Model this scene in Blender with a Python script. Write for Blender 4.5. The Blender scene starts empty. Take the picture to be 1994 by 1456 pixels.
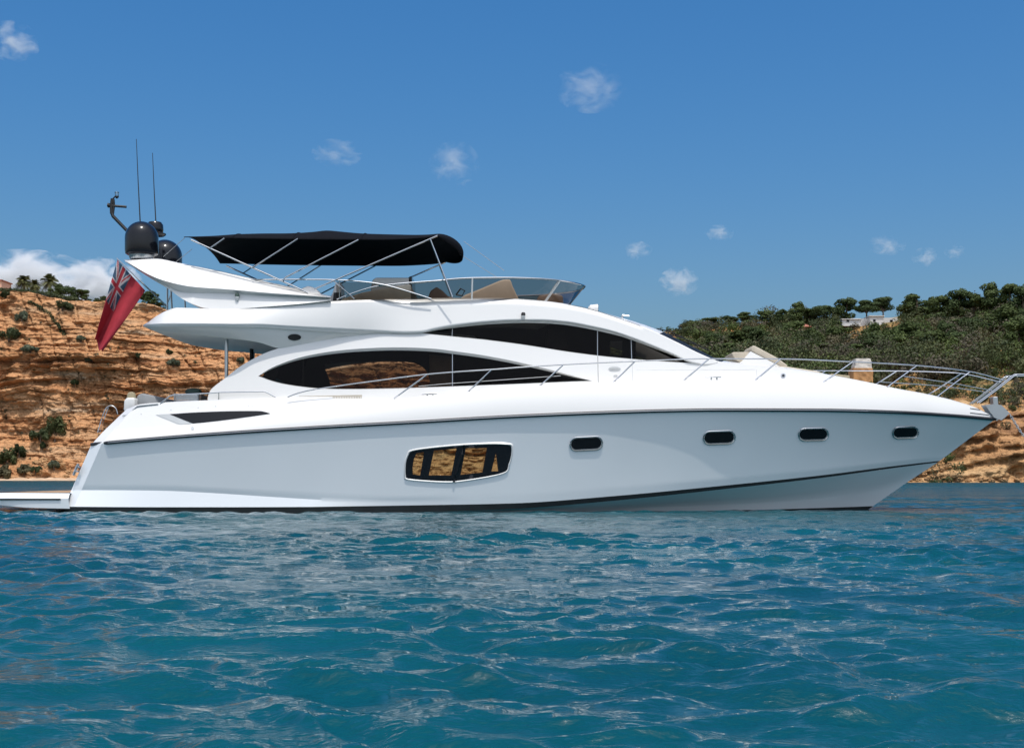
import bpy, bmesh, math, random
import numpy as np
from mathutils import Vector, Matrix, geometry
from mathutils.bvhtree import BVHTree

random.seed(7)
RNG = np.random.default_rng(11)
scene = bpy.context.scene
COL = scene.collection

# ------------------------------------------------------------------ camera, sky, sun, exposure
F = 2550.0            # focal length in photograph pixels
CH = 0.835            # eye height above the sea
CY = -30.0            # camera y
VH = 927.0            # horizon row
UC = 997.0
cam_d = bpy.data.cameras.new("Camera")
cam_d.sensor_width = 36.0
cam_d.lens = F / 1994.0 * 36.0
cam_d.shift_y = (VH - 728.0) / 1994.0
cam_d.clip_start = 0.05
cam_d.clip_end = 20000
cam = bpy.data.objects.new("Camera", cam_d)
cam.location = (0, CY, CH)
cam.rotation_euler = (math.radians(90), 0, 0)
COL.objects.link(cam)
scene.camera = cam

SUN_EL, SUN_AZ = 71.0, 13.0      # azimuth: degrees to the right of straight behind the camera
world = bpy.data.worlds.new("World")
scene.world = world
world.use_nodes = True
wt = world.node_tree
bg = wt.nodes["Background"]
sky = wt.nodes.new("ShaderNodeTexSky")
sky.sky_type = 'NISHITA'
sky.sun_disc = False
sky.sun_elevation = math.radians(SUN_EL)
sky.sun_rotation = math.radians(180 - SUN_AZ)
sky.altitude = 0
sky.air_density = 1.2
sky.dust_density = 3.0
sky.ozone_density = 8.0
# the sky is paler on the sun's side and deeper blue away from it
def _n(t): return wt.nodes.new(t)
geo = _n("ShaderNodeTexCoord"); sep = _n("ShaderNodeSeparateXYZ")
wt.links.new(geo.outputs["Generated"], sep.inputs[0])
mrg = _n("ShaderNodeMapRange"); mrg.interpolation_type = 'SMOOTHSTEP'
mrg.inputs["From Min"].default_value = -0.25; mrg.inputs["From Max"].default_value = 0.65
wt.links.new(sep.outputs["Y"], mrg.inputs["Value"])
ha = _n("ShaderNodeHueSaturation"); ha.inputs["Saturation"].default_value = 0.45; ha.inputs["Value"].default_value = 1.18
hb = _n("ShaderNodeHueSaturation"); hb.inputs["Saturation"].default_value = 1.31; hb.inputs["Value"].default_value = 0.71
wt.links.new(sky.outputs[0], ha.inputs["Color"]); wt.links.new(sky.outputs[0], hb.inputs["Color"])
mxs = _n("ShaderNodeMix"); mxs.data_type = 'RGBA'
wt.links.new(mrg.outputs[0], mxs.inputs["Factor"]); wt.links.new(ha.outputs[0], mxs.inputs[6]); wt.links.new(hb.outputs[0], mxs.inputs[7])
wt.links.new(mxs.outputs[2], bg.inputs["Color"])
bg.inputs["Strength"].default_value = 0.15

sun_d = bpy.data.lights.new("Sun", 'SUN')
sun_d.energy = 2.5
sun_d.angle = math.radians(0.5)
sun_d.color = (1.0, 0.945, 0.87)
sun = bpy.data.objects.new("Sun", sun_d)
e, a = math.radians(SUN_EL), math.radians(SUN_AZ)
sdir = Vector((math.cos(e) * math.sin(a), -math.cos(e) * math.cos(a), math.sin(e)))
sun.rotation_euler = sdir.to_track_quat('Z', 'Y').to_euler()
sun.location = (0, -20, 60)
COL.objects.link(sun)

scene.view_settings.view_transform = 'Standard'
scene.view_settings.look = 'None'
scene.view_settings.exposure = 0.28
scene.view_settings.gamma = 1.0
scene.view_settings.use_curve_mapping = False
scene.cycles.max_bounces = 10
scene.cycles.transparent_max_bounces = 16
scene.cycles.volume_bounces = 2
scene.cycles.sample_clamp_direct = 8.0
scene.cycles.caustics_reflective = False
scene.cycles.caustics_refractive = False

# ------------------------------------------------------------------ helpers
YC = 2.7              # the yacht's centreline

def P(u, v, w):
    """photograph pixel + half breadth -> world point on the near side"""
    y = YC - w
    d = y - CY
    return (((u - UC) * d / F), y, CH + (VH - v) * d / F)

def at(u, v, d):
    """photograph pixel at a distance from the camera"""
    return Vector(((u - UC) * d / F, CY + d, CH + (VH - v) * d / F))

def pch(knots):
    """monotone cubic through (x, y) knots"""
    xs = np.array([k[0] for k in knots], float)
    ys = np.array([k[1] for k in knots], float)
    h = np.diff(xs); dl = np.diff(ys) / h
    m = np.zeros(len(xs))
    m[0], m[-1] = dl[0], dl[-1]
    for i in range(1, len(xs) - 1):
        if dl[i - 1] * dl[i] > 0:
            w1, w2 = 2 * h[i] + h[i - 1], h[i] + 2 * h[i - 1]
            m[i] = (w1 + w2) / (w1 / dl[i - 1] + w2 / dl[i])
    def f(x):
        x = np.asarray(x, float)
        xc = np.clip(x, xs[0], xs[-1])
        i = np.clip(np.searchsorted(xs, xc) - 1, 0, len(xs) - 2)
        t = (xc - xs[i]) / h[i]
        return ((1 + 2 * t) * (1 - t) ** 2 * ys[i] + t * (1 - t) ** 2 * h[i] * m[i]
                + t * t * (3 - 2 * t) * ys[i + 1] + t * t * (t - 1) * h[i] * m[i + 1])
    return f

def spl(pts, n=8):
    """Catmull-Rom through points, open"""
    pts = [np.array(p, float) for p in pts]
    if len(pts) < 3:
        return [tuple(p) for p in pts]
    q = [2 * pts[0] - pts[1]] + pts + [2 * pts[-1] - pts[-2]]
    out = []
    for i in range(1, len(q) - 2):
        for k in range(n):
            t = k / n
            p0, p1, p2, p3 = q[i - 1], q[i], q[i + 1], q[i + 2]
            out.append(tuple(0.5 * ((2 * p1) + (-p0 + p2) * t + (2 * p0 - 5 * p1 + 4 * p2 - p3) * t * t
                                    + (-p0 + 3 * p1 - 3 * p2 + p3) * t ** 3)))
    out.append(tuple(pts[-1]))
    return out

def resample(poly, step, closed=True):
    out = []
    n = len(poly)
    for i in range(n if closed else n - 1):
        a_, b_ = np.array(poly[i], float), np.array(poly[(i + 1) % n], float)
        L = np.linalg.norm(b_ - a_)
        if L < 1e-6:
            continue
        k = max(1, int(round(L / step)))
        for j in range(k):
            out.append(tuple(a_ + (b_ - a_) * j / k))
    if not closed:
        out.append(tuple(poly[-1]))
    return out

def inside(pts, poly):
    pts = np.asarray(pts, float); poly = np.asarray(poly, float)
    x, y = pts[:, 0], pts[:, 1]
    res = np.zeros(len(pts), bool)
    j = len(poly) - 1
    for i in range(len(poly)):
        xi, yi = poly[i]; xj, yj = poly[j]
        c = ((yi > y) != (yj > y)) & (x < (xj - xi) * (y - yi) / (yj - yi + 1e-12) + xi)
        res ^= c
        j = i
    return res

def tri_patch(outline, holes=(), step=10):
    """constrained triangulation of an outline with holes; returns 2-D points and triangles"""
    loops = [resample(outline, step)] + [resample(h, min(step, 6)) for h in holes]
    pts, edges = [], []
    for lp in loops:
        b = len(pts)
        pts += lp
        edges += [(b + i, b + (i + 1) % len(lp)) for i in range(len(lp))]
    arr = np.array(pts)
    x0, y0 = arr.min(0); x1, y1 = arr.max(0)
    gx, gy = np.meshgrid(np.arange(x0, x1, step), np.arange(y0, y1, step))
    g = np.c_[gx.ravel() + step * 0.37, gy.ravel() + step * 0.41]
    m = inside(g, loops[0])
    for h in loops[1:]:
        m &= ~inside(g, h)
    g = g[m]
    if len(g):
        dmin = np.full(len(g), 1e9)
        for q in arr:
            dmin = np.minimum(dmin, np.hypot(g[:, 0] - q[0], g[:, 1] - q[1]))
        g = g[dmin > step * 0.55]
    allp = [Vector((p[0], p[1])) for p in pts] + [Vector((p[0], p[1])) for p in g]
    vo, _, fo, *_ = geometry.delaunay_2d_cdt(allp, edges, [], 0, 1e-4)
    vo = [(p.x, p.y) for p in vo]
    cen = np.array([[sum(vo[i][0] for i in f) / 3, sum(vo[i][1] for i in f) / 3] for f in fo])
    keep = inside(cen, loops[0])
    for h in loops[1:]:
        keep &= ~inside(cen, h)
    tris = [tuple(f) for f, k in zip(fo, keep) if k]
    # orient so that, seen in the picture, the face looks to the camera
    out = []
    for f in tris:
        (ax, ay), (bx, by), (cx, cy) = vo[f[0]], vo[f[1]], vo[f[2]]
        s = (bx - ax) * (cy - ay) - (by - ay) * (cx - ax)
        out.append(f if s < 0 else f[::-1])
    return vo, out

def mirror_pts(vs):
    return [(x, 2 * YC - y, z) for x, y, z in vs]

class MB:
    def __init__(self):
        self.v, self.f, self.m = [], [], []
    def add(self, vs, fs, mi=0, both=False):
        b = len(self.v)
        self.v += [tuple(map(float, p)) for p in vs]
        self.f += [tuple(b + i for i in f) for f in fs]
        self.m += [mi] * len(fs)
        if both:
            self.add(mirror_pts(vs), [f[::-1] for f in fs], mi)
        return self
    def grid(self, rows, mi=0, both=False, flip=False, closed=False):
        """rows: list of equal-length point lists"""
        n = len(rows[0]); vs = [p for r in rows for p in r]; fs = []
        for i in range(len(rows) - 1):
            for j in range(n if closed else n - 1):
                k = (j + 1) % n
                q = (i * n + j, (i + 1) * n + j, (i + 1) * n + k, i * n + k)
                fs.append(q[::-1] if flip else q)
        return self.add(vs, fs, mi, both)
    def tube(self, pts, r, n=8, mi=0, both=False, cap=True, r1=None):
        pts = [Vector(p) for p in pts]
        rows = []
        up = Vector((0, 0, 1))
        for i, p in enumerate(pts):
            t = (pts[min(i + 1, len(pts) - 1)] - pts[max(i - 1, 0)])
            t = t.normalized() if t.length > 1e-9 else Vector((1, 0, 0))
            s = t.cross(up if abs(t.z) < 0.95 else Vector((1, 0, 0))).normalized()
            q = s.cross(t).normalized()
            rr = r if r1 is None else r + (r1 - r) * i / max(1, len(pts) - 1)
            rows.append([tuple(p + (s * math.cos(k * 2 * math.pi / n) + q * math.sin(k * 2 * math.pi / n)) * rr) for k in range(n)])
        vs = [p for row in rows for p in row]; fs = []
        for i in range(len(rows) - 1):
            for k in range(n):
                k2 = (k + 1) % n
                fs.append((i * n + k, i * n + k2, (i + 1) * n + k2, (i + 1) * n + k))
        if cap:
            fs.append(tuple(range(n))[::-1]); fs.append(tuple((len(rows) - 1) * n + k for k in range(n)))
        return self.add(vs, fs, mi, both)
    def lathe(self, c, prof, n=24, mi=0, both=False, axis='Z'):
        rows = []
        for r, z in prof:
            row = []
            for k in range(n):
                t = 2 * math.pi * k / n
                if axis == 'Z':
                    row.append((c[0] + r * math.cos(t), c[1] + r * math.sin(t), c[2] + z))
                else:
                    row.append((c[0] + z, c[1] + r * math.cos(t), c[2] + r * math.sin(t)))
            rows.append(row)
        vs = [p for row in rows for p in row]; fs = []
        for i in range(len(rows) - 1):
            for k in range(n):
                k2 = (k + 1) % n
                fs.append((i * n + k, i * n + k2, (i + 1) * n + k2, (i + 1) * n + k))
        fs.append(tuple(range(n))[::-1]); fs.append(tuple((len(rows) - 1) * n + k for k in range(n)))
        return self.add(vs, fs, mi, both)
    def prism(self, poly, w0, w1, mi=0, both=False, shrink=0.0):
        """outline drawn at half breadth w0, carried straight across to w1"""
        a_ = [P(u, v, w0) for u, v in poly]
        dy = w0 - w1
        b_ = [(x, y + dy, z) for x, y, z in a_]
        n = len(poly)
        area = sum(poly[i][0] * poly[(i + 1) % n][1] - poly[(i + 1) % n][0] * poly[i][1] for i in range(n))
        fs = [tuple(range(n)), tuple(range(2 * n - 1, n - 1, -1))]
        fs += [(i, n + i, n + (i + 1) % n, (i + 1) % n) for i in range(n)]
        if area > 0:
            fs = [f[::-1] for f in fs]
        return self.add(a_ + b_, fs, mi, both)
    def box(self, c, s, mi=0, rz=0.0):
        cx, cy, cz = c; sx, sy, sz = [q / 2 for q in s]
        vs = []
        for dx, dy, dz in ((-1, -1, -1), (1, -1, -1), (1, 1, -1), (-1, 1, -1), (-1, -1, 1), (1, -1, 1), (1, 1, 1), (-1, 1, 1)):
            x, y = dx * sx, dy * sy
            vs.append((cx + x * math.cos(rz) - y * math.sin(rz), cy + x * math.sin(rz) + y * math.cos(rz), cz + dz * sz))
        return self.add(vs, [(3, 2, 1, 0), (4, 5, 6, 7), (0, 1, 5, 4), (1, 2, 6, 5), (2, 3, 7, 6), (3, 0, 4, 7)], mi)
    def build(self, name, mats, parent=None, smooth=True, sharp=32, bevel=0.0, origin=None, merge=False):
        me = bpy.data.meshes.new(name)
        v = self.v
        if origin is not None:
            v = [(x - origin[0], y - origin[1], z - origin[2]) for x, y, z in v]
        me.from_pydata(v, [], self.f)
        if not isinstance(mats, (list, tuple)):
            mats = [mats]
        for m in mats:
            me.materials.append(m)
        if len(mats) > 1:
            me.polygons.foreach_set("material_index", self.m)
        if merge:
            bm = bmesh.new(); bm.from_mesh(me)
            bmesh.ops.remove_doubles(bm, verts=bm.verts, dist=0.0005)
            bm.to_mesh(me); bm.free()
        me.validate()
        if smooth:
            me.polygons.foreach_set("use_smooth", [True] * len(me.polygons))
            if sharp:
                me.set_sharp_from_angle(angle=math.radians(sharp))
        me.update()
        o = bpy.data.objects.new(name, me)
        COL.objects.link(o)
        if origin is not None:
            o.location = origin
        if parent is not None:
            o.parent = parent
            if parent.location.length > 0 or parent.parent:
                bpy.context.view_layer.update()
                o.matrix_parent_inverse = parent.matrix_world.inverted()
        if bevel:
            bv = o.modifiers.new("Bevel", 'BEVEL'); bv.width = bevel; bv.segments = 3; bv.limit_method = 'ANGLE'
        return o
    def bvh(self):
        return BVHTree.FromPolygons([Vector(p) for p in self.v], self.f)

def tag(o, label=None, cat=None, group=None, kind=None):
    if label: o["label"] = label
    if cat: o["category"] = cat
    if group: o["group"] = group
    if kind: o["kind"] = kind
    return o

def empty(name, loc, label, cat, group=None):
    o = bpy.data.objects.new(name, None)
    o.location = loc
    o.empty_display_size = 0.3
    COL.objects.link(o)
    return tag(o, label, cat, group)

def copy_tree(o, parent=None):
    c = o.copy(); COL.objects.link(c)
    if parent is not None:
        c.parent = parent
    for ch in list(o.children):
        copy_tree(ch, c)
    return c

def hit(bvh, u, v):
    o = Vector((0, CY, CH)); d = Vector(((u - UC) / F, 1.0, (VH - v) / F)).normalized()
    loc, nor, _, _ = bvh.ray_cast(o, d, 4000)
    return (loc, nor) if loc is not None else (None, None)

def on_surface(bvh, pts2, off):
    out = []
    last = None
    for u, v in pts2:
        loc, nor = hit(bvh, u, v)
        if loc is None:
            loc, nor = (last if last else (Vector(P(u, v, 2.0)), Vector((0, -1, 0))))
        if nor.y > 0:
            nor = -nor
        last = (loc, nor)
        out.append(tuple(loc + nor * off))
    return out

# vectorised noise
def _h(ix, iy, iz, s):
    n = (ix.astype(np.int64) * 73856093) ^ (iy.astype(np.int64) * 19349663) ^ (iz.astype(np.int64) * 83492791) ^ (s * 2654435)
    n = (n ^ (n >> 13)) * 1274126177
    n = n & 0x7fffffff
    n = (n ^ (n >> 15)) * 2246822519 & 0x7fffffff
    return (n & 0xffff) / 65535.0 * 2 - 1

def vnoise(x, y, z=0.0, s=0):
    x, y, z = np.broadcast_arrays(np.asarray(x, float), np.asarray(y, float), np.asarray(z, float))
    ix, iy, iz = np.floor(x), np.floor(y), np.floor(z)
    fx, fy, fz = x - ix, y - iy, z - iz
    fx, fy, fz = [t * t * t * (t * (6 * t - 15) + 10) for t in (fx, fy, fz)]
    r = 0
    for dx in (0, 1):
        for dy in (0, 1):
            for dz in (0, 1):
                r = r + _h(ix + dx, iy + dy, iz + dz, s) * (fx if dx else 1 - fx) * (fy if dy else 1 - fy) * (fz if dz else 1 - fz)
    return r

def fbm(x, y, z=0.0, s=0, oct=5, gain=0.5):
    r, a_, f_ = 0, 1.0, 1.0
    for i in range(oct):
        r = r + a_ * vnoise(np.asarray(x) * f_, np.asarray(y) * f_, np.asarray(z) * f_, s + i)
        a_ *= gain; f_ *= 2.03
    return r

# ------------------------------------------------------------------ materials
def new_mat(name):
    m = bpy.data.materials.new(name); m.use_nodes = True
    return m, m.node_tree, m.node_tree.nodes["Principled BSDF"]

def mat(name, col, rough=0.5, metal=0.0, spec=0.5, coat=0.0, var=0.06, vscale=3.0, bump=0.0, bscale=40.0, sub=0.0):
    m, nt, b = new_mat(name)
    b.inputs["Roughness"].default_value = rough
    b.inputs["Metallic"].default_value = metal
    b.inputs["Specular IOR Level"].default_value = spec
    b.inputs["Coat Weight"].default_value = coat
    b.inputs["Coat Roughness"].default_value = 0.03
    tc = nt.nodes.new("ShaderNodeTexCoord")
    nz = nt.nodes.new("ShaderNodeTexNoise"); nz.inputs["Scale"].default_value = vscale; nz.inputs["Detail"].default_value = 5
    nt.links.new(tc.outputs["Object"], nz.inputs["Vector"])
    rp = nt.nodes.new("ShaderNodeValToRGB")
    rp.color_ramp.elements[0].position = 0.3; rp.color_ramp.elements[1].position = 0.7
    rp.color_ramp.elements[0].color = tuple(c * (1 - var) for c in col) + (1,)
    rp.color_ramp.elements[1].color = tuple(min(1, c * (1 + var)) for c in col) + (1,)
    nt.links.new(nz.outputs["Fac"], rp.inputs["Fac"])
    nt.links.new(rp.outputs["Color"], b.inputs["Base Color"])
    if bump:
        n2 = nt.nodes.new("ShaderNodeTexNoise"); n2.inputs["Scale"].default_value = bscale; n2.inputs["Detail"].default_value = 4
        nt.links.new(tc.outputs["Object"], n2.inputs["Vector"])
        bp = nt.nodes.new("ShaderNodeBump"); bp.inputs["Strength"].default_value = bump; bp.inputs["Distance"].default_value = 0.02
        nt.links.new(n2.outputs["Fac"], bp.inputs["Height"])
        nt.links.new(bp.outputs["Normal"], b.inputs["Normal"])
    return m

def glass_mat(name, tint, ior=1.45, rough=0.0):
    m, nt, b = new_mat(name)
    nt.nodes.remove(b)
    out = nt.nodes["Material Output"]
    tr = nt.nodes.new("ShaderNodeBsdfTransparent"); tr.inputs["Color"].default_value = tuple(tint) + (1,)
    gl = nt.nodes.new("ShaderNodeBsdfGlossy"); gl.inputs["Roughness"].default_value = rough
    fr = nt.nodes.new("ShaderNodeFresnel"); fr.inputs["IOR"].default_value = ior
    mx = nt.nodes.new("ShaderNodeMixShader")
    nt.links.new(fr.outputs[0], mx.inputs[0]); nt.links.new(tr.outputs[0], mx.inputs[1]); nt.links.new(gl.outputs[0], mx.inputs[2])
    nt.links.new(mx.outputs[0], out.inputs["Surface"])
    return m

M = {}
M['white'] = mat('white gelcoat', (0.68, 0.68, 0.67), 0.28, spec=0.5, coat=0.25, var=0.012, vscale=0.6)
M['hull'] = mat('hull gelcoat', (0.755, 0.785, 0.81), 0.2, spec=0.5, coat=1.0, var=0.015, vscale=0.5)  # same paint as the bulwark, colour lightened and blued to lift the shaded topsides
M['deck'] = mat('deck white', (0.74, 0.73, 0.70), 0.6, var=0.04, vscale=6)
M['teak'] = mat('teak', (0.36, 0.22, 0.12), 0.7, var=0.2, vscale=9)
M['black_gloss'] = mat('black gloss', (0.006, 0.007, 0.010), 0.14, spec=0.3, coat=0.12, var=0.1)
M['black'] = mat('black matt', (0.012, 0.012, 0.013), 0.6, var=0.2, vscale=6)
M['antifoul'] = mat('antifouling', (0.01, 0.014, 0.016), 0.7, var=0.3, vscale=4)
M['canvas'] = mat('canopy canvas', (0.0045, 0.005, 0.007), 0.9, spec=0.1, var=0.15, vscale=4, bump=0.3, bscale=6)
M['steel'] = mat('stainless steel', (0.56, 0.57, 0.58), 0.12, metal=1.0, var=0.03)
M['steel_dull'] = mat('brushed steel', (0.50, 0.52, 0.53), 0.35, metal=1.0, var=0.05)
M['rubber'] = mat('rubber', (0.018, 0.02, 0.024), 0.45, var=0.1)
M['cushion'] = mat('beige cushion', (0.46, 0.41, 0.33), 0.85, spec=0.2, var=0.08, vscale=5, bump=0.2, bscale=12)
M['cover'] = mat('tan cover', (0.60, 0.50, 0.40), 0.8, spec=0.2, var=0.06, vscale=3)
M['brown'] = mat('brown leather', (0.17, 0.11, 0.075), 0.5, var=0.15, vscale=5)
M['interior'] = mat('dark interior', (0.018, 0.014, 0.012), 0.7, var=0.3, vscale=2)
M['window_grey'] = mat('grey slot', (0.42, 0.44, 0.45), 0.4, var=0.05)
M['glass'] = glass_mat('tinted glass', (0.40, 0.37, 0.33), 1.2)
M['glass_dark'] = glass_mat('smoked glass', (0.10, 0.10, 0.10), 1.5)
M['glass_hull'] = glass_mat('hull window glass', (0.44, 0.51, 0.42), 1.2)
M['screen'] = glass_mat('fly screen', (0.41, 0.38, 0.345), 1.3)
M['clear'] = glass_mat('clear lens', (0.8, 0.85, 0.85), 1.5)
M['slot'] = mat('black glazing', (0.006, 0.007, 0.009), 0.06, spec=0.25, coat=0.0, var=0.05)
M['screen_cover'] = mat('windscreen cover', (0.008, 0.009, 0.011), 0.5, spec=0.2, var=0.1)
M['flag_red'] = mat('ensign red', (0.36, 0.034, 0.048), 0.8, spec=0.2, var=0.12, vscale=4)
M['flag_blue'] = mat('ensign blue', (0.04, 0.08, 0.13), 0.8, spec=0.2, var=0.1, vscale=4)
M['flag_white'] = mat('ensign white', (0.42, 0.38, 0.39), 0.8, spec=0.2, var=0.06, vscale=4)
M['green'] = mat('dark green cover', (0.03, 0.06, 0.05), 0.7, var=0.2)
M['tan'] = mat('khaki canvas', (0.30, 0.26, 0.17), 0.85, var=0.12, vscale=6)
M['grey_cushion'] = mat('grey cushion', (0.22, 0.23, 0.24), 0.85, var=0.12)
M['wire'] = mat('guard wire', (0.36, 0.37, 0.38), 0.55, metal=0.3, var=0.1)
M['rope'] = mat('grey cord', (0.30, 0.31, 0.32), 0.8, var=0.1)
M['galv'] = mat('galvanised chain', (0.62, 0.63, 0.64), 0.4, metal=0.7, var=0.1, vscale=20)

def foliage(name, dark, light, sc=0.6):
    m, nt, b = new_mat(name)
    b.inputs["Roughness"].default_value = 0.7
    b.inputs["Specular IOR Level"].default_value = 0.25
    oi = nt.nodes.new("ShaderNodeTexCoord")
    nz = nt.nodes.new("ShaderNodeTexNoise"); nz.inputs["Scale"].default_value = sc; nz.inputs["Detail"].default_value = 6; nz.inputs["Roughness"].default_value = 0.7
    nt.links.new(oi.outputs["Object"], nz.inputs["Vector"])
    rp = nt.nodes.new("ShaderNodeValToRGB")
    rp.color_ramp.elements[0].position = 0.35; rp.color_ramp.elements[1].position = 0.68
    rp.color_ramp.elements[0].color = dark + (1,); rp.color_ramp.elements[1].color = light + (1,)
    nt.links.new(nz.outputs["Fac"], rp.inputs["Fac"])
    nt.links.new(rp.outputs["Color"], b.inputs["Base Color"])
    tl = nt.nodes.new("ShaderNodeBsdfTranslucent")
    nt.links.new(rp.outputs["Color"], tl.inputs["Color"])
    mx = nt.nodes.new("ShaderNodeMixShader"); mx.inputs[0].default_value = 0.15
    out = nt.nodes["Material Output"]
    nt.links.new(b.outputs[0], mx.inputs[1]); nt.links.new(tl.outputs[0], mx.inputs[2]); nt.links.new(mx.outputs[0], out.inputs["Surface"])
    return m
M['pine'] = foliage('pine needles', (0.022, 0.042, 0.012), (0.075, 0.105, 0.03), 0.5)
M['scrub_a'] = foliage('scrub olive', (0.036, 0.050, 0.017), (0.100, 0.112, 0.040), 0.25)
M['scrub_b'] = foliage('scrub dark', (0.024, 0.038, 0.014), (0.068, 0.082, 0.032), 0.25)
M['scrub_c'] = foliage('scrub dry', (0.06, 0.055, 0.028), (0.13, 0.115, 0.06), 0.25)
M['scrub_d'] = foliage('scrub green', (0.030, 0.055, 0.012), (0.105, 0.135, 0.035), 0.25)
M['scrub_e'] = foliage('scrub brown grey', (0.055, 0.050, 0.032), (0.12, 0.105, 0.07), 0.25)
M['pine_light'] = foliage('light pine needles', (0.030, 0.052, 0.012), (0.105, 0.135, 0.038), 0.5)
M['palm'] = foliage('palm fronds', (0.05, 0.06, 0.02), (0.16, 0.15, 0.05), 0.8)
M['greybush'] = foliage('grey bush', (0.05, 0.065, 0.04), (0.14, 0.16, 0.10), 0.5)
M['bark'] = mat('bark', (0.12, 0.085, 0.06), 0.9, var=0.25, vscale=3)
M['plaster'] = mat('white plaster', (0.62, 0.62, 0.61), 0.8, var=0.03)
M['plaster_peach'] = mat('peach plaster', (0.62, 0.40, 0.28), 0.85, var=0.05)
M['tile'] = mat('terracotta tile', (0.30, 0.11, 0.07), 0.8, var=0.2, vscale=2)
M['stonewall'] = mat('stone wall', (0.42, 0.28, 0.19), 0.9, var=0.25, vscale=1.2, bump=0.5, bscale=2)
M['pillar_top'] = mat('pale stone', (0.50, 0.47, 0.43), 0.9, var=0.2, vscale=1.0, bump=0.5, bscale=2)
M['pillar_base'] = mat('orange stone', (0.46, 0.24, 0.10), 0.9, var=0.3, vscale=1.0, bump=0.5, bscale=2)

def rock_mat(name, cols, zscale=0.35, spot=(0.09, 0.085, 0.04), spot_amt=0.62):
    """layered rock: strata along z mixed with blotches, small plants as specks"""
    m, nt, b = new_mat(name)
    b.inputs["Roughness"].default_value = 0.95
    b.inputs["Specular IOR Level"].default_value = 0.15
    N, L = nt.nodes.new, nt.links.new
    tc = N("ShaderNodeTexCoord")
    mp = N("ShaderNodeMapping"); mp.inputs["Scale"].default_value = (0.035, 0.035, zscale)
    L(tc.outputs["Object"], mp.inputs["Vector"])
    n1 = N("ShaderNodeTexNoise"); n1.inputs["Scale"].default_value = 1.0; n1.inputs["Detail"].default_value = 9; n1.inputs["Roughness"].default_value = 0.62; n1.inputs["Distortion"].default_value = 0.5
    L(mp.outputs[0], n1.inputs["Vector"])
    r1 = N("ShaderNodeValToRGB")
    el = r1.color_ramp.elements
    el[0].position, el[0].color = 0.30, cols[0] + (1,)
    el[1].position, el[1].color = 0.72, cols[-1] + (1,)
    for i, c in enumerate(cols[1:-1]):
        e_ = el.new(0.30 + 0.42 * (i + 1) / (len(cols) - 1)); e_.color = c + (1,)
    L(n1.outputs["Fac"], r1.inputs["Fac"])
    n2 = N("ShaderNodeTexNoise"); n2.inputs["Scale"].default_value = 1.7; n2.inputs["Detail"].default_value = 8; n2.inputs["Roughness"].default_value = 0.7
    L(tc.outputs["Object"], n2.inputs["Vector"])
    mx = N("ShaderNodeMix"); mx.data_type = 'RGBA'; mx.blend_type = 'MULTIPLY'; mx.inputs["Factor"].default_value = 0.55
    r2 = N("ShaderNodeValToRGB"); r2.color_ramp.elements[0].position = 0.3; r2.color_ramp.elements[1].position = 0.6
    r2.color_ramp.elements[0].color = (0.55, 0.50, 0.46, 1); r2.color_ramp.elements[1].color = (1.1, 1.1, 1.1, 1)
    L(n2.outputs["Fac"], r2.inputs["Fac"]); L(r1.outputs["Color"], mx.inputs[6]); L(r2.outputs["Color"], mx.inputs[7])
    n3 = N("ShaderNodeTexNoise"); n3.inputs["Scale"].default_value = 0.55; n3.inputs["Detail"].default_value = 10; n3.inputs["Roughness"].default_value = 0.8
    L(tc.outputs["Object"], n3.inputs["Vector"])
    r3 = N("ShaderNodeValToRGB"); r3.color_ramp.elements[0].position = spot_amt; r3.color_ramp.elements[1].position = spot_amt + 0.05
    r3.color_ramp.elements[0].color = (0, 0, 0, 1); r3.color_ramp.elements[1].color = (1, 1, 1, 1)
    L(n3.outputs["Fac"], r3.inputs["Fac"])
    m2 = N("ShaderNodeMix"); m2.data_type = 'RGBA'; m2.inputs[7].default_value = spot + (1,)
    L(r3.outputs["Color"], m2.inputs["Factor"]); L(mx.outputs[2], m2.inputs[6])
    L(m2.outputs[2], b.inputs["Base Color"])
    bp = N("ShaderNodeBump"); bp.inputs["Strength"].default_value = 0.8; bp.inputs["Distance"].default_value = 0.5
    L(n2.outputs["Fac"], bp.inputs["Height"])
    # fractured blocks
    mv = N("ShaderNodeMapping"); mv.inputs["Scale"].default_value = (0.55, 0.55, 1.1)
    nd = N("ShaderNodeTexNoise"); nd.inputs["Scale"].default_value = 0.8; nd.inputs["Detail"].default_value = 4
    L(tc.outputs["Object"], nd.inputs["Vector"])
    va = N("ShaderNodeVectorMath"); va.operation = 'ADD'; L(tc.outputs["Object"], va.inputs[0]); L(nd.outputs["Color"], va.inputs[1])
    L(va.outputs[0], mv.inputs["Vector"])
    vr = N("ShaderNodeTexVoronoi"); vr.feature = 'DISTANCE_TO_EDGE'; vr.inputs["Scale"].default_value = 1.0
    L(mv.outputs[0], vr.inputs["Vector"])
    cl_ = N("ShaderNodeMapRange"); cl_.inputs["From Max"].default_value = 0.16; L(vr.outputs["Distance"], cl_.inputs["Value"])
    bq = N("ShaderNodeBump"); bq.inputs["Strength"].default_value = 0.7; bq.inputs["Distance"].default_value = 0.35
    L(cl_.outputs[0], bq.inputs["Height"]); L(bp.outputs["Normal"], bq.inputs["Normal"]); L(bq.outputs["Normal"], b.inputs["Normal"])
    return m
M['cliff'] = rock_mat('red cliff rock', [(0.26, 0.125, 0.065), (0.47, 0.225, 0.10), (0.56, 0.30, 0.145), (0.48, 0.29, 0.16), (0.60, 0.46, 0.32)], 0.34)
M['hillground'] = rock_mat('hill earth', [(0.30, 0.14, 0.06), (0.46, 0.24, 0.09), (0.26, 0.20, 0.09), (0.52, 0.32, 0.14)], 0.16, (0.06, 0.07, 0.03), 0.53)
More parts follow.
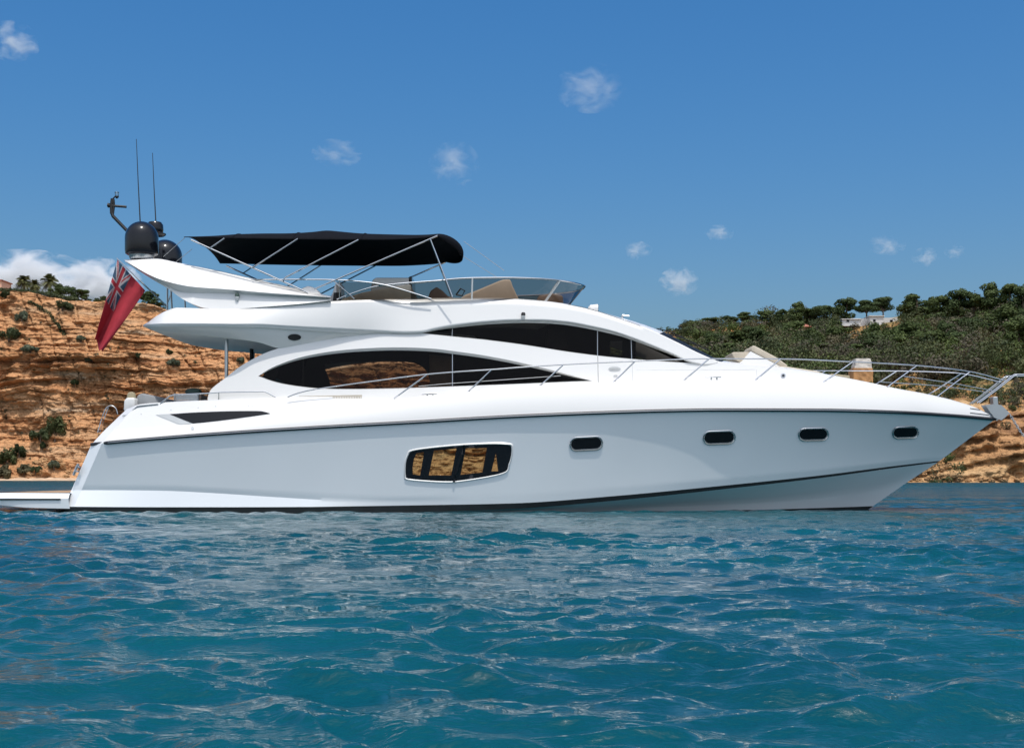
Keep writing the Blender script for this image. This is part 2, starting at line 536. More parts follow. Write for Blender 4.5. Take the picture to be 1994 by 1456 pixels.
M['boulder'] = rock_mat('boulder rock', [(0.34, 0.17, 0.08), (0.50, 0.30, 0.15), (0.50, 0.35, 0.2)], 0.5, spot_amt=0.7)
M['shore_rock'] = rock_mat('shore rock', [(0.22, 0.115, 0.06), (0.44, 0.24, 0.11), (0.54, 0.33, 0.16), (0.52, 0.36, 0.20)], 0.4, spot_amt=0.66)
M['beach'] = mat('pebble beach', (0.48, 0.34, 0.22), 0.95, var=0.25, vscale=0.8, bump=0.6, bscale=1.5)

def water_mat():
    m, nt, b = new_mat('sea water')
    N, L = nt.nodes.new, nt.links.new
    b.inputs["Base Color"].default_value = (0.002, 0.085, 0.155, 1)
    b.inputs["Roughness"].default_value = 0.06
    b.inputs["IOR"].default_value = 1.333
    b.inputs["Specular IOR Level"].default_value = 0.5
    tc = N("ShaderNodeTexCoord")
    nb = N("ShaderNodeTexNoise"); nb.inputs["Scale"].default_value = 0.25; nb.inputs["Detail"].default_value = 3
    L(tc.outputs["Object"], nb.inputs["Vector"])
    rp = N("ShaderNodeValToRGB"); rp.color_ramp.elements[0].position = 0.3; rp.color_ramp.elements[1].position = 0.7
    rp.color_ramp.elements[0].color = (0.0003, 0.040, 0.057, 1); rp.color_ramp.elements[1].color = (0.0005, 0.063, 0.079, 1)
    L(nb.outputs["Fac"], rp.inputs["Fac"]); L(rp.outputs["Color"], b.inputs["Base Color"])
    mp = N("ShaderNodeMapping"); mp.inputs["Scale"].default_value = (1.0, 1.5, 1.0); mp.inputs["Rotation"].default_value = (0, 0, 0.35)
    L(tc.outputs["Object"], mp.inputs["Vector"])
    n1 = N("ShaderNodeTexNoise"); n1.inputs["Scale"].default_value = 26.0; n1.inputs["Detail"].default_value = 5; n1.inputs["Roughness"].default_value = 0.55
    n2 = N("ShaderNodeTexNoise"); n2.inputs["Scale"].default_value = 0.9; n2.inputs["Detail"].default_value = 5; n2.inputs["Roughness"].default_value = 0.6
    L(mp.outputs[0], n1.inputs["Vector"]); L(mp.outputs[0], n2.inputs["Vector"])
    b1 = N("ShaderNodeBump"); b1.inputs["Strength"].default_value = 0.5; b1.inputs["Distance"].default_value = 0.016
    b2 = N("ShaderNodeBump"); b2.inputs["Distance"].default_value = 0.55
    at_ = N("ShaderNodeAttribute"); at_.attribute_name = "open_water"
    mr_ = N("ShaderNodeMapRange"); mr_.inputs["To Min"].default_value = 0.26; mr_.inputs["To Max"].default_value = 1.0
    rg_ = N("ShaderNodeMapRange"); rg_.inputs["To Min"].default_value = 0.05; rg_.inputs["To Max"].default_value = 0.30
    L(at_.outputs["Fac"], rg_.inputs["Value"]); L(rg_.outputs[0], b.inputs["Roughness"])
    # tilted facets of the distant chop show more of the water's own colour
    sp_ = N("ShaderNodeMapRange"); sp_.inputs["To Min"].default_value = 0.5; sp_.inputs["To Max"].default_value = 0.14
    L(at_.outputs["Fac"], sp_.inputs["Value"]); L(sp_.outputs[0], b.inputs["Specular IOR Level"])
    L(at_.outputs["Fac"], mr_.inputs["Value"]); L(mr_.outputs[0], b2.inputs["Strength"])
    L(n2.outputs["Fac"], b2.inputs["Height"]); L(n1.outputs["Fac"], b1.inputs["Height"])
    L(b2.outputs["Normal"], b1.inputs["Normal"]); L(b1.outputs["Normal"], b.inputs["Normal"])
    return m
M['water'] = water_mat()

# ------------------------------------------------------------------ the sea
def build_water():
    rr = [0.35]
    while rr[-1] < 6000:
        r = rr[-1]
        k = 0.0042 if r < 12 else 0.0032 if r < 33 else 0.0055 if r < 160 else (0.0055 + (min(r, 400) - 160) / 240 * 0.03)
        if r < 2.2: k = 0.03
        rr.append(r * (1 + k))
    rr = np.array(rr)
    th = [-0.50]
    dense = np.linspace(-0.48, 0.48, 760)           # angle from straight ahead
    rest = np.linspace(0.48, 2 * math.pi - 0.48, 90)[1:-1]
    th = np.concatenate([dense, rest])
    nr, nt_ = len(rr), len(th)
    R, T = np.meshgrid(rr, th, indexing='ij')
    X = R * np.sin(T); Y = CY + R * np.cos(T)
    dr = np.gradient(rr)[:, None] * np.ones_like(T)
    dth = np.gradient(th); dth = np.where(np.abs(((T + math.pi) % (2 * math.pi)) - math.pi) < 0.485, 0.00127, 0.06)
    cell = np.maximum(dr, R * dth)
    # gusts vary the chop from patch to patch
    gust = 0.92 + 0.62 * fbm(X / 5.0, Y / 3.2, 0, 31, 3)
    wx = X + 0.22 * fbm(X / 1.7, Y / 1.7, 0, 41, 3); wy = Y + 0.22 * fbm(X / 1.7, Y / 1.7, 5, 43, 3)
    Z = np.zeros_like(X); DX = np.zeros_like(X); DY = np.zeros_like(X)
    n = 112
    for i in range(n):
        lam = 0.042 * (36.0 ** (i / (n - 1)))
        lam *= RNG.uniform(0.9, 1.1)
        ang = math.radians(258) + RNG.normal(0, 0.62)
        st = 0.042 if lam < 0.12 else (0.048 if lam < 0.55 else (0.046 if lam < 0.9 else 0.026))
        k = 2 * math.pi / lam
        A = st / k * RNG.uniform(0.6, 1.4)
        fade = np.clip((lam / cell - 2.5) / 3.0, 0, 1)
        if fade.max() <= 0:
            continue
        ph = k * (wx * math.cos(ang) + wy * math.sin(ang)) + RNG.uniform(0, 6.28)
        g = gust if lam < 2 else 1.0
        amp = A * fade * g
        Z += amp * np.cos(ph)
        s_ = np.sin(ph) * amp * 0.40
        DX -= s_ * math.cos(ang); DY -= s_ * math.sin(ang)
    X2, Y2 = X + DX, Y + DY
    co = np.stack([X2, Y2, Z], -1).reshape(-1, 3).astype(np.float32)
    i, j = np.meshgrid(np.arange(nr - 1), np.arange(nt_), indexing='ij')
    j2 = (j + 1) % nt_
    q = np.stack([i * nt_ + j, i * nt_ + j2, (i + 1) * nt_ + j2, (i + 1) * nt_ + j], -1).reshape(-1, 4)
    q = q[:, ::-1]
    me = bpy.data.meshes.new("water")
    me.vertices.add(len(co) + 1)
    allco = np.concatenate([co, np.array([[0, CY, 0]], np.float32)])
    me.vertices.foreach_set("co", allco.ravel())
    me.loops.add(q.size); me.loops.foreach_set("vertex_index", q.ravel().astype(np.int32))
    me.polygons.add(len(q))
    me.polygons.foreach_set("loop_start", np.arange(0, q.size, 4, dtype=np.int32))
    me.polygons.foreach_set("use_smooth", np.ones(len(q), bool))
    me.materials.append(M['water'])
    # where the mesh is too coarse to carry the chop, the shader's waves take over
    lod = np.clip((cell - 0.09) / 0.6, 0, 1).reshape(-1).astype(np.float32)
    at_ = me.attributes.new("open_water", 'FLOAT', 'POINT')
    at_.data.foreach_set("value", np.append(lod, 0).astype(np.float32))
    me.update(calc_edges=True)
    o = bpy.data.objects.new("water", me); COL.objects.link(o)
    tag(o, "choppy deep teal sea in front of and around the yacht", "sea", kind='structure')
build_water()

# ------------------------------------------------------------------ land
def grid_mesh(name, X, Y, Z, material, label, cat, kind):
    nr, nc = X.shape
    co = np.stack([X, Y, Z], -1).reshape(-1, 3).astype(np.float32)
    i, j = np.meshgrid(np.arange(nr - 1), np.arange(nc - 1), indexing='ij')
    q = np.stack([i * nc + j, i * nc + j + 1, (i + 1) * nc + j + 1, (i + 1) * nc + j], -1).reshape(-1, 4)
    me = bpy.data.meshes.new(name)
    me.vertices.add(len(co)); me.vertices.foreach_set("co", co.ravel())
    me.loops.add(q.size); me.loops.foreach_set("vertex_index", q.ravel().astype(np.int32))
    me.polygons.add(len(q)); me.polygons.foreach_set("loop_start", np.arange(0, q.size, 4, dtype=np.int32))
    me.polygons.foreach_set("use_smooth", np.ones(len(q), bool))
    me.materials.append(material)
    me.update(calc_edges=True)
    o = bpy.data.objects.new(name, me); COL.objects.link(o)
    tag(o, label, cat, kind=kind)
    return o, BVHTree.FromPolygons([Vector(c) for c in co.tolist()], q.tolist())

def build_cliff():
    us = np.linspace(-520, 1260, 760)
    ts = np.concatenate([np.linspace(-0.03, 1.0, 380), np.linspace(1.0, 1.0, 1)])
    vtop = pch([(-520, 540), (-100, 560), (0, 571), (60, 575), (100, 580), (145, 589), (200, 591), (300, 599), (330, 606), (480, 622), (700, 650), (900, 672), (1100, 720), (1260, 800)])
    U, T = np.meshgrid(us, ts)
    D0 = 262.0
    x = (U - UC) * D0 / F
    ztop = CH + (VH - vtop(U)) * (D0 + 24) / F
    z = T * ztop
    zz = z + 1.6 * fbm(x / 30, z / 12, 0, 3, 3) + 0.04 * x * 0.3
    # general slope: talus at the foot, steep beds, easier slope above
    tt = np.clip(T, 0, 1)
    back = 22 * (0.42 * np.clip(tt / 0.25, 0, 1) ** 1.1 + 0.16 * np.clip((tt - 0.25) / 0.4, 0, 1) + 0.42 * np.clip((tt - 0.65) / 0.35, 0, 1) ** 0.9)
    # beds: hard layers stand out over soft ones
    bed = 0
    for h, amp, s in ((4.4, 1.9, 1), (2.3, 1.35, 2), (1.1, 0.65, 3), (0.55, 0.30, 4)):
        q = zz / h + 0.7 * vnoise(x / (16 * h), z / (5 * h), 0, 50 + s)
        fr = q - np.floor(q)
        layer = vnoise(np.floor(q) * 7.3, x / (7 * h), 0, 60 + s)          # each bed sticks out differently along its length
        bed = bed + amp * (0.55 + 0.9 * layer) * np.where(fr > 0.45, np.clip((fr - 0.45) / 0.12, 0, 1), 0.0)
    mask = np.exp(-((tt - 0.47) / 0.22) ** 2) * 1.05 + 0.28 * np.clip(tt / 0.2, 0, 1)
    mask = mask * np.clip(0.75 + 0.9 * fbm(x / 22, z / 14, 0, 77, 3), 0.12, 1.5)
    gully = 3.2 * np.abs(fbm(x / 16, z / 40, 0, 21, 4)) + 1.5 * fbm(x / 7, z / 8, 0, 23, 4)
    crack = np.abs(vnoise(x / 3.1 + 0.3 * z / 3, z / 17, 0, 25)); rough = -0.0 + 0.9 * np.clip(0.10 - crack, 0, 1) / 0.10 * (tt > 0.2) + 0.75 * fbm(x / 2.2, z / 1.8, 0, 29, 4) + 0.25 * fbm(x / 0.7, z / 0.6, 0, 30, 2)
    D = D0 + back - bed * mask + gully + rough - 3
    D = np.where(T <= 0, D0 + rough * 0.3 + gully * 0.6, D)
    X = (U - UC) * (D0 + back) / F
    Y = CY + D
    Z = z + 0.25 * fbm(x / 2.5, z / 2.5, 3, 33, 3) * (T > 0.01)
    Z[-1] = Z[-2]; Y[-1] = Y[-2] + 260
    return grid_mesh("cliff", X, Y, Z, M['cliff'], "orange layered sea cliff with overhanging beds behind the stern", "cliff", 'structure')
cliff, CLIFF = build_cliff()

def build_beach():
    mb = MB()
    rows = []
    for k, (d, z) in enumerate(((250, -0.4), (252, 0.05), (255, 0.22), (260, 0.5), (270, 0.9))):
        rows.append([((u - UC) * 258 / F, CY + d + 1.2 * float(vnoise(u / 40, k, 0, 5)), z + 0.15 * float(vnoise(u / 9, k, 0, 6)) * (k > 0)) for u in range(-520, 1260, 8)])
    mb.grid(rows, flip=True)
    o = mb.build("beach", M['beach'])
    tag(o, "thin pale pebble beach at the foot of the orange cliff", "beach", kind='structure')
build_beach()

def build_hill():
    us = np.linspace(1080, 2700, 520)
    sD = np.array([174, 178, 180, 183, 188, 196, 215, 240, 300, 400, 440, 520, 700])
    sZ = np.array([-1.0, 0.2, 2.5, 6.0, 9.3, 11.0, 14.5, 18.5, 27.5, 45.0, 51.5, 50.0, 30.0])
    ds = np.concatenate([np.linspace(174, 200, 150), np.linspace(200.5, 450, 190), np.linspace(452, 700, 24)])
    prof = pch(list(zip(sD, sZ)))
    sc = pch([(1080, 0.80), (1270, 0.93), (1400, 0.97), (1640, 1.0), (1850, 1.04), (1994, 1.13), (2300, 1.2), (2700, 1.1)])
    shore = pch([(1080, 120), (1500, 30), (1740, 0), (1800, 0), (1994, -2), (2700, -8)])
    U, D = np.meshgrid(us, ds)
    Ds = D
    X = (U - UC) * D / F
    z = prof(D) * (1 + (sc(U) - 1) * np.clip((D - 190) / 200, 0, 1))
    steep = np.exp(-((D - 184) / 9.0) ** 2)
    Y = CY + D + shore(U) * np.exp(-((D - 180) / 40) ** 2) * 0.3
    mid = np.clip((D - 195) / 60, 0, 1)
    z = z + mid * (2.2 * fbm(X / 45, D / 45, 0, 91, 4)) + (1 - mid) * np.clip((D - 178) / 5, 0, 1) * 1.5 * fbm(X / 9, D / 9, 0, 93, 4)
    # tilted rock beds on the sea face
    q = (z - 0.16 * X) / 1.7 + 0.5 * vnoise(X / 6, z / 3, 0, 95)
    fr = q - np.floor(q)
    Y = Y - steep * (2.7 * (0.4 + vnoise(np.floor(q) * 5.1, X / 5, 0, 96)) * np.clip((fr - 0.4) / 0.15, 0, 1)) + steep * (1.4 * fbm(X / 5, z / 4, 0, 97, 4) + 1.0 * fbm(X / 1.6, z / 1.4, 0, 98, 4))
    o, bv = grid_mesh("hill", X, Y, z, M['hillground'], "green headland with an orange rocky foot beyond the bow", "hill", 'structure')
    o.data.materials.append(M['shore_rock'])
    face_d = np.repeat(ds[:-1], len(us) - 1) + 5.0 * fbm(np.tile(us[:-1], len(ds) - 1) / 25.0, np.repeat(ds[:-1], len(us) - 1) / 6.0, 0, 99, 3)
    o.data.polygons.foreach_set("material_index", (face_d < 199).astype(np.int32))
    return o, bv
hill, HILL = build_hill()

# ------------------------------------------------------------------ plants
def leaf_cloud(mb, clumps, per, size, mi=0, rng=None, flat=0.0):
    """clumps: (centre, radii); many small leaf faces spread through each"""
    rng = rng or RNG
    for c, r in clumps:
        n = per
        d = rng.normal(size=(n, 3)); d /= np.linalg.norm(d, axis=1)[:, None]
        rad = rng.uniform(0.45, 1.0, n) ** 0.5
        p = np.array(c) + d * rad[:, None] * np.array(r)
        nrm = d + rng.normal(0, 0.38, (n, 3)) + np.array([0, 0, flat])
        nrm /= np.linalg.norm(nrm, axis=1)[:, None]
        t = np.cross(nrm, rng.normal(size=(n, 3))); t /= np.linalg.norm(t, axis=1)[:, None]
        b_ = np.cross(nrm, t)
        s = size * rng.uniform(0.6, 1.4, n)[:, None]
        vs = np.stack([p - t * s, p - b_ * s * 0.55, p + t * s, p + b_ * s * 0.55], 1).reshape(-1, 3)
        mb.add(vs.tolist(), [(4 * k, 4 * k + 1, 4 * k + 2, 4 * k + 3) for k in range(n)], mi)

def make_bush(name, label, w, h, material, loc, leaf=0.3, seed=1, group=None, per=90, cat="bush"):
    rng = np.random.default_rng(seed)
    root = empty(name, loc, label, cat, group)
    mb = MB(); cl = []
    for k in range(9):
        x = rng.uniform(-0.36, 0.36) * w; y = rng.uniform(-0.3, 0.3) * w
        z = h * rng.uniform(0.25, 0.68) * (1 - 0.5 * abs(x) / (0.5 * w))
        cl.append(((x, y, z), (w * rng.uniform(0.13, 0.24), w * rng.uniform(0.12, 0.22), h * rng.uniform(0.18, 0.32))))
    leaf_cloud(mb, cl, per, leaf, rng=rng)
    o = mb.build("foliage", material, smooth=False); o.parent = root
    st = MB()
    for k in range(4):
        st.tube([(0, 0, -0.4), (rng.uniform(-.2, .2) * w, rng.uniform(-.1, .1) * w, h * 0.5)], 0.09 * w / 4 + 0.03, 5, r1=0.02)
    o = st.build("stem", M['bark']); o.parent = root
    return root

def tree_proto(name, kind, seed):
    """unit-height trees; scaled when placed"""
    rng = np.random.default_rng(seed)
    root = bpy.data.objects.new(name, None); COL.objects.link(root)
    crown, trunk = MB(), MB()
    cl = []
    if kind == 'umbrella':
        lean = rng.uniform(-0.06, 0.06)
        fork = (lean * 0.4, 0, 0.38)
        trunk.tube([(0, 0, -0.08), (lean * 0.2, 0, 0.2), fork], 0.028, 7, r1=0.02)
        for k in range(10):
            a_ = rng.uniform(0, 6.28); r = rng.uniform(0.10, 0.40)
            p = (r * math.cos(a_) + lean, r * math.sin(a_), rng.uniform(0.50, 0.78))
            trunk.tube([fork, ((fork[0] + p[0]) / 2, (fork[1] + p[1]) / 2, 0.52), p], 0.014, 5, r1=0.005)
            cl.append((p, (rng.uniform(0.17, 0.24), rng.uniform(0.17, 0.24), rng.uniform(0.10, 0.16))))
        for k in range(5):
            a_ = rng.uniform(0, 6.28); r = rng.uniform(0.0, 0.22)
            cl.append(((r * math.cos(a_) + lean, r * math.sin(a_), rng.uniform(0.78, 0.88)), (0.17, 0.17, 0.10)))
        per, size = 300, 0.030
    else:
        trunk.tube([(0, 0, -0.08), (0.01, 0, 0.35), (rng.uniform(-.03, .03), 0, 0.75)], 0.03, 7, r1=0.012)
        for k in range(17):
            z = rng.uniform(0.2, 0.9)
            rr = 0.36 * (1 - ((z - 0.42) / 0.62) ** 2) ** 0.5
            a_ = rng.uniform(0, 6.28); r = rr * rng.uniform(0.25, 0.85)
            p = (r * math.cos(a_), r * math.sin(a_), z)
            if k % 3 == 0:
                trunk.tube([(0, 0, z - 0.15), p], 0.010, 5, r1=0.004)
            cl.append((p, (rng.uniform(0.11, 0.18), rng.uniform(0.11, 0.18), rng.uniform(0.08, 0.14))))
        per, size = 210, 0.031
    leaf_cloud(crown, cl, per, size, rng=rng, flat=0.3)
    o = crown.build("crown", M['pine_light' if seed in (6, 12) else 'pine'], smooth=False); o.parent = root
    o = trunk.build("trunk", M['bark']); o.parent = root
    return root

PROTO = [('umbrella', 5), ('bushy', 6), ('umbrella', 8), ('bushy', 9), ('bushy', 12)]
protos = [None] * len(PROTO)
def place_tree(i, loc, h, wide, label, group=None, name="pine_tree", rz=0.0):
    if protos[i] is None:
        protos[i] = tree_proto(name, *PROTO[i]); o = protos[i]
    else:
        o = copy_tree(protos[i])
    o.name = name
    o.location = loc; o.scale = (h * wide, h * wide, h); o.rotation_euler = (0, 0, rz)
    tag(o, label, "tree", group)
    return o

def ground_at(bvh, u, v, dflt=430):
    loc, _ = hit(bvh, u, v)
    k = 0
    while loc is None and k < 30:
        v += 1.5; k += 1
        loc, _ = hit(bvh, u, v)
    return loc if loc is not None else at(u, v, dflt)

# pines along the headland: u, foot v, top v, width px, kind, label
SKYROW = "pines in the row along the headland skyline"
HT = [
    (1340, 642, 626, 34, 1, "low dark pine at the far left end of the headland skyline, just above the windscreen", None),
    (1382, 640, 620, 36, 4, "second small pine from the windscreen end of the headland skyline", None),
    (1420, 636, 616, 36, 3, "rounded pine on the skyline straight above the white sun pad", None),
    (1458, 633, 609, 40, 1, "bushy pine on the skyline between the sun pad and the brown hut", None),
    (1492, 634, 607, 36, 4, "broad low pine on the skyline left of the tall pine by the brown hut", None),
    (1522, 636, 604, 32, 3, "dark pine touching the left side of the tall pine above the brown hut", None),
    (1549, 642, 591, 38, 1, "tall narrow pine rising directly above the brown roofed hut", None),
    (1576, 636, 603, 30, 4, "small pine filling the gap right of the tall pine above the hut", None),
    (1606, 636, 597, 46, 0, "spreading pine with a flat crown midway between the hut and the white villa", None),
    (1648, 630, 583, 48, 3, "large rounded pine over the left end of the white villa", None),
    (1688, 628, 586, 46, 2, "umbrella pine in front of the middle of the white villa", None),
    (1720, 626, 580, 42, 0, "umbrella pine with bare trunks over the right end of the white villa", None),
    (1786, 632, 575, 60, 1, "big pine standing at the right edge of the skyline gap beside the villa", None),
    (1826, 634, 580, 46, 4, "pine close behind the big pine right of the skyline gap", None),
    (1866, 630, 567, 56, 3, "wide pine with bare grey branches at its base on the right skyline", None),
    (1898, 626, 574, 40, 2, "smaller flat topped pine between the two highest pines of the right skyline", None),
    (1926, 624, 554, 56, 1, "highest pine of the headland skyline at the upper right", None),
    (1966, 622, 558, 50, 4, "pine just right of the highest pine on the headland", None),
    (1992, 630, 560, 46, 3, "rightmost skyline pine cut by the edge of the photograph", None),
    (1952, 668, 600, 70, 1, "bright green bushy pine below the highest skyline pine", None),
    (1984, 700, 628, 70, 4, "large dark pine at the right edge above the bare earth slope", None),
    (1862, 690, 646, 52, 3, "rounded bush pine left of the bare patch of earth on the hillside", None),
    (1760, 668, 636, 44, 1, "olive green pine on the slope below the skyline gap", None),
    (1800, 690, 648, 54, 4, "pine on the middle slope under the big pine right of the gap", None),
    (1700, 690, 655, 44, 3, "pine on the slope directly above the stone pillar", None),
    (1580, 690, 650, 46, 1, "dark pine on the slope below the brown hut", None),
    (1640, 672, 640, 42, 4, "pine on the slope just below the left end of the villa", None),
    (1480, 682, 644, 46, 3, "pine on the slope above the raised end of the white sun pad", None),
]
for k, (u, v0, v1, wp, kind, lab, grp) in enumerate(HT):
    g = ground_at(HILL, u, v0)
    d = g.y - CY
    h = (v0 - v1) * d / F * 1.04
    wm = wp * d / F
    place_tree(kind, g, h * 1.05, wm * 1.15 / (0.80 * h), lab, "pines on the headland", rz=k * 1.3)

_r = np.random.default_rng(77)
for k in range(30):
    u = 1372 + 21 * k + _r.uniform(-12, 12); v = _r.uniform(662, 716) if u < 1840 else _r.uniform(650, 675)
    g = ground_at(HILL, u, v); d = g.y - CY
    h = _r.uniform(34, 52 if u > 1480 else 38) * d / F; wm = _r.uniform(48, 74) * d / F
    place_tree([1, 3, 4][k % 3], g, h, wm / (0.80 * h), "pine crown merging into the dense thicket on the headland's middle slope", "pines in the headland thicket", rz=k * 2.1)

# left-hand cliff top trees and shrubs
def cliff_tree(u, v0, v1, wp, kind, lab, d=292, name="pine_tree"):
    g = at(u, v0, d)
    h = (v0 - v1) * d / F; wm = wp * d / F
    place_tree(kind, g, h, wm / (0.80 * h), lab, "trees along the cliff top", rz=u)
cliff_tree(108, 588, 552, 38, 1, "dark round tree on the cliff top just right of the palms")
cliff_tree(134, 592, 556, 40, 3, "tallest round tree where the hedge meets the cliff edge")
cliff_tree(160, 592, 563, 36, 4, "green tree at the downhill end of the cliff top hedge")
cliff_tree(196, 594, 576, 30, 1, "small round tree on the cliff top just left of the red flag")
cliff_tree(290, 606, 565, 52, 3, "large rounded tree on the cliff top right of the red flag")
cliff_tree(312, 612, 588, 26, 4, "small tree between the big rounded tree and the flybridge deck")

def make_palm(u, v0, v1, label, seed, d=296):
    rng = np.random.default_rng(seed)
    g = at(u, v0, d); h = (v0 - v1) * d / F
    root = empty("palm_tree", g, label, "palm tree", "palms on the cliff top")
    tr = MB(); tr.tube([(0, 0, -0.3), (0.05, 0, h * 0.3), (0, 0, h * 0.55)], 0.28, 8, r1=0.22)
    o = tr.build("trunk", M['bark']); o.parent = root
    fr = MB()
    for k in range(84):
        a_ = rng.uniform(0, 6.28); el = rng.uniform(-0.75, 1.35); L = h * rng.uniform(0.48, 0.60)
        pts = []
        for s in np.linspace(0, 1, 8):
            r = L * s * math.cos(el) * (1 - 0.15 * s); zz = h * 0.55 + L * (s * math.sin(el) - 0.42 * s * s)
            pts.append(Vector((r * math.cos(a_), r * math.sin(a_), zz)))
        side = Vector((-math.sin(a_), math.cos(a_), 0))
        for i in range(7):
            for sg in (-1, 1):
                for q in (0.0, 0.5):
                    p0 = pts[i].lerp(pts[i + 1], q); dirv = (pts[i + 1] - pts[i]).normalized()
                    ll = 0.55 * h / 4.5 * (1 - 0.5 * abs(i - 3) / 3.5) + 0.1
                    p1 = p0 + side * sg * ll * 0.8 + dirv * ll * 0.7 - Vector((0, 0, ll * 0.25))
                    wv = dirv * 0.09
                    fr.add([p0 - wv, p0 + wv, p1], [(0, 1, 2)])
        fr.tube(pts, 0.035, 4, r1=0.01, cap=False)
    o = fr.build("fronds", M['palm'], smooth=False); o.parent = root
make_palm(47, 568, 529, "bushy palm nearest the peach house on the cliff top", 3)
make_palm(97, 572, 528, "widest palm on the cliff top, right of the bushy one", 4)
make_palm(68, 570, 541, "small palm squeezed between the two big palms", 5, d=300)

def cliff_bush(u, v0, v1, wp, mk, lab, seed, name="bush"):
    loc, _ = hit(CLIFF, u, v0)
    g = loc if loc is not None else at(u, v0, 275)
    d = g.y - CY
    return make_bush(name, lab, wp * d / F, (v0 - v1) * d / F, M[mk], g - Vector((0, 0.3, 0)), leaf=0.26, seed=seed, group="bushes growing on the orange cliff", per=int(50 + 1.6 * wp))
CB = [
    (18, 662, 630, 46, 'scrub_b', "round dark green bush on the cliff at the photograph's left edge"),
    (12, 580, 566, 24, 'scrub_b', "small dark bush under the hedge at the top left of the cliff"),
    (44, 625, 601, 26, 'greybush', "grey green upright bush high on the cliff above the round dark one"),
    (60, 684, 666, 38, 'greybush', "flat grey green bush alone on the bare cliff slope"),
    (122, 602, 582, 46, 'scrub_b', "dark hedge like thicket on the cliff top left of the flag"),
    (108, 858, 795, 52, 'scrub_a', "tall green bush on the cliff foot, the largest near the stern"),
    (80, 858, 825, 40, 'scrub_b', "dark low bush joined to the left of the largest cliff foot bush"),
    (14, 905, 860, 40, 'scrub_a', "green shrub at the cliff foot on the left edge"),
    (38, 890, 858, 26, 'scrub_b', "spiky green shrub right of the left edge shrub at the cliff foot"),
    (8, 932, 895, 36, 'scrub_c', "dry straw coloured shrub by the beach at the left edge"),
    (48, 922, 900, 28, 'scrub_c', "brown dry shrub on the talus above the beach"),
    (106, 912, 890, 22, 'greybush', "pale grey shrub on the talus nearest the transom"),
    (70, 920, 902, 20, 'scrub_b', "small dark shrub between two boulders above the beach"),
    (180, 702, 684, 26, 'greybush', "grey bush directly under the tip of the red flag"),
    (158, 664, 650, 18, 'greybush', "small grey bush left of the red flag's lower half"),
    (270, 696, 684, 10, 'scrub_b', "tiny dark shrub on pale rock below the flybridge overhang"),
    (338, 711, 696, 24, 'greybush', "grey bush on pale rock between flag and steel pillar"),
    (330, 688, 680, 15, 'scrub_b', "low dark shrub just under the flybridge overhang"),
    (467, 706, 692, 18, 'greybush', "grey bush seen right of the steel cockpit pillar"),
    (146, 750, 736, 14, 'scrub_b', "small shrub in a crack of the layered rock left of the stern"),
    (84, 872, 858, 12, 'scrub_b', "tiny shrub below the largest cliff foot bush"),
]
for k, (u, v0, v1, wp, mk, lab) in enumerate(CB):
    cliff_bush(u, v0, v1, wp, mk, lab, 100 + k)

def strip_bush(pts, lab, name, per, leaf, mk, rad):
    """a hedge or hanging trail of leaves along a line of pixels on the cliff"""
    mb = MB(); rng = np.random.default_rng(len(pts) * 7)
    ps = []
    for u, v in resample(pts, 4, closed=False):
        loc, _ = hit(CLIFF, u, v)
        ps.append(loc if loc is not None else at(u, v, 286))
    o0 = Vector(ps[0])
    leaf_cloud(mb, [(tuple(p), (rad * rng.uniform(0.8, 1.2), rad, rad * rng.uniform(0.7, 1.1))) for p in ps], per, leaf, rng=rng)
    o = mb.build(name, M[mk], smooth=False, origin=o0)
    return tag(o, lab, "hedge" if name == "hedge" else "creeper")
def hedge():
    rng = np.random.default_rng(8); mb = MB()
    ps = [at(u, v, 285) for u, v in resample([(-60, 560), (0, 565), (40, 567), (90, 573), (148, 584)], 3, closed=False)]
    leaf_cloud(mb, [(tuple(p), (0.7, 0.7, 0.62 * rng.uniform(0.85, 1.15))) for p in ps], 46, 0.2, rng=rng)
    o = mb.build("hedge", M['scrub_b'], smooth=False, origin=ps[0])
    tag(o, "long clipped dark hedge running along the top of the cliff wall", "hedge")
hedge()
strip_bush([(58, 588), (76, 598), (96, 610), (108, 626), (118, 640), (126, 652)], "trailing band of green creeper hanging down the cliff face", "creeper", 40, 0.2, 'scrub_b', 0.5)

def cliff_wall():
    mb = MB()
    top = [(-60, 566), (0, 570), (30, 572), (60, 575), (100, 581), (146, 592)]
    d = 284.0
    rows = [[tuple(at(u, v, d)) for u, v in top], [tuple(at(u, v + 12 - 0.03 * u, d)) for u, v in top]]
    rowsb = [[(x, y + 1.0, z) for x, y, z in r] for r in rows]
    mb.grid([rowsb[1], rowsb[0], rows[0], rows[1]], flip=True)
    o = mb.build("garden_wall", M['stonewall'], smooth=False)
    tag(o, "low reddish stone wall under the hedge on the cliff top", "wall")
cliff_wall()

def house_left():
    g = at(-22, 570, 310)
    r = empty("house", g, "corner of a peach coloured house at the left edge beside the palms", "house")
    s = 310 / F
    b = MB(); b.box((0, 3, 1.4), (50 * s, 6, 2.9)); o = b.build("wall", M['plaster_peach'], smooth=False); o.parent = r
    b = MB(); b.box((0, 3, 2.98), (54 * s, 6.6, 0.22)); o = b.build("roof", M['tile'], smooth=False); o.parent = r
    b = MB(); b.box((16 * s, -0.03, 1.5), (5 * s, 0.1, 1.2)); o = b.build("window", M['slot'], smooth=False); o.parent = r
house_left()

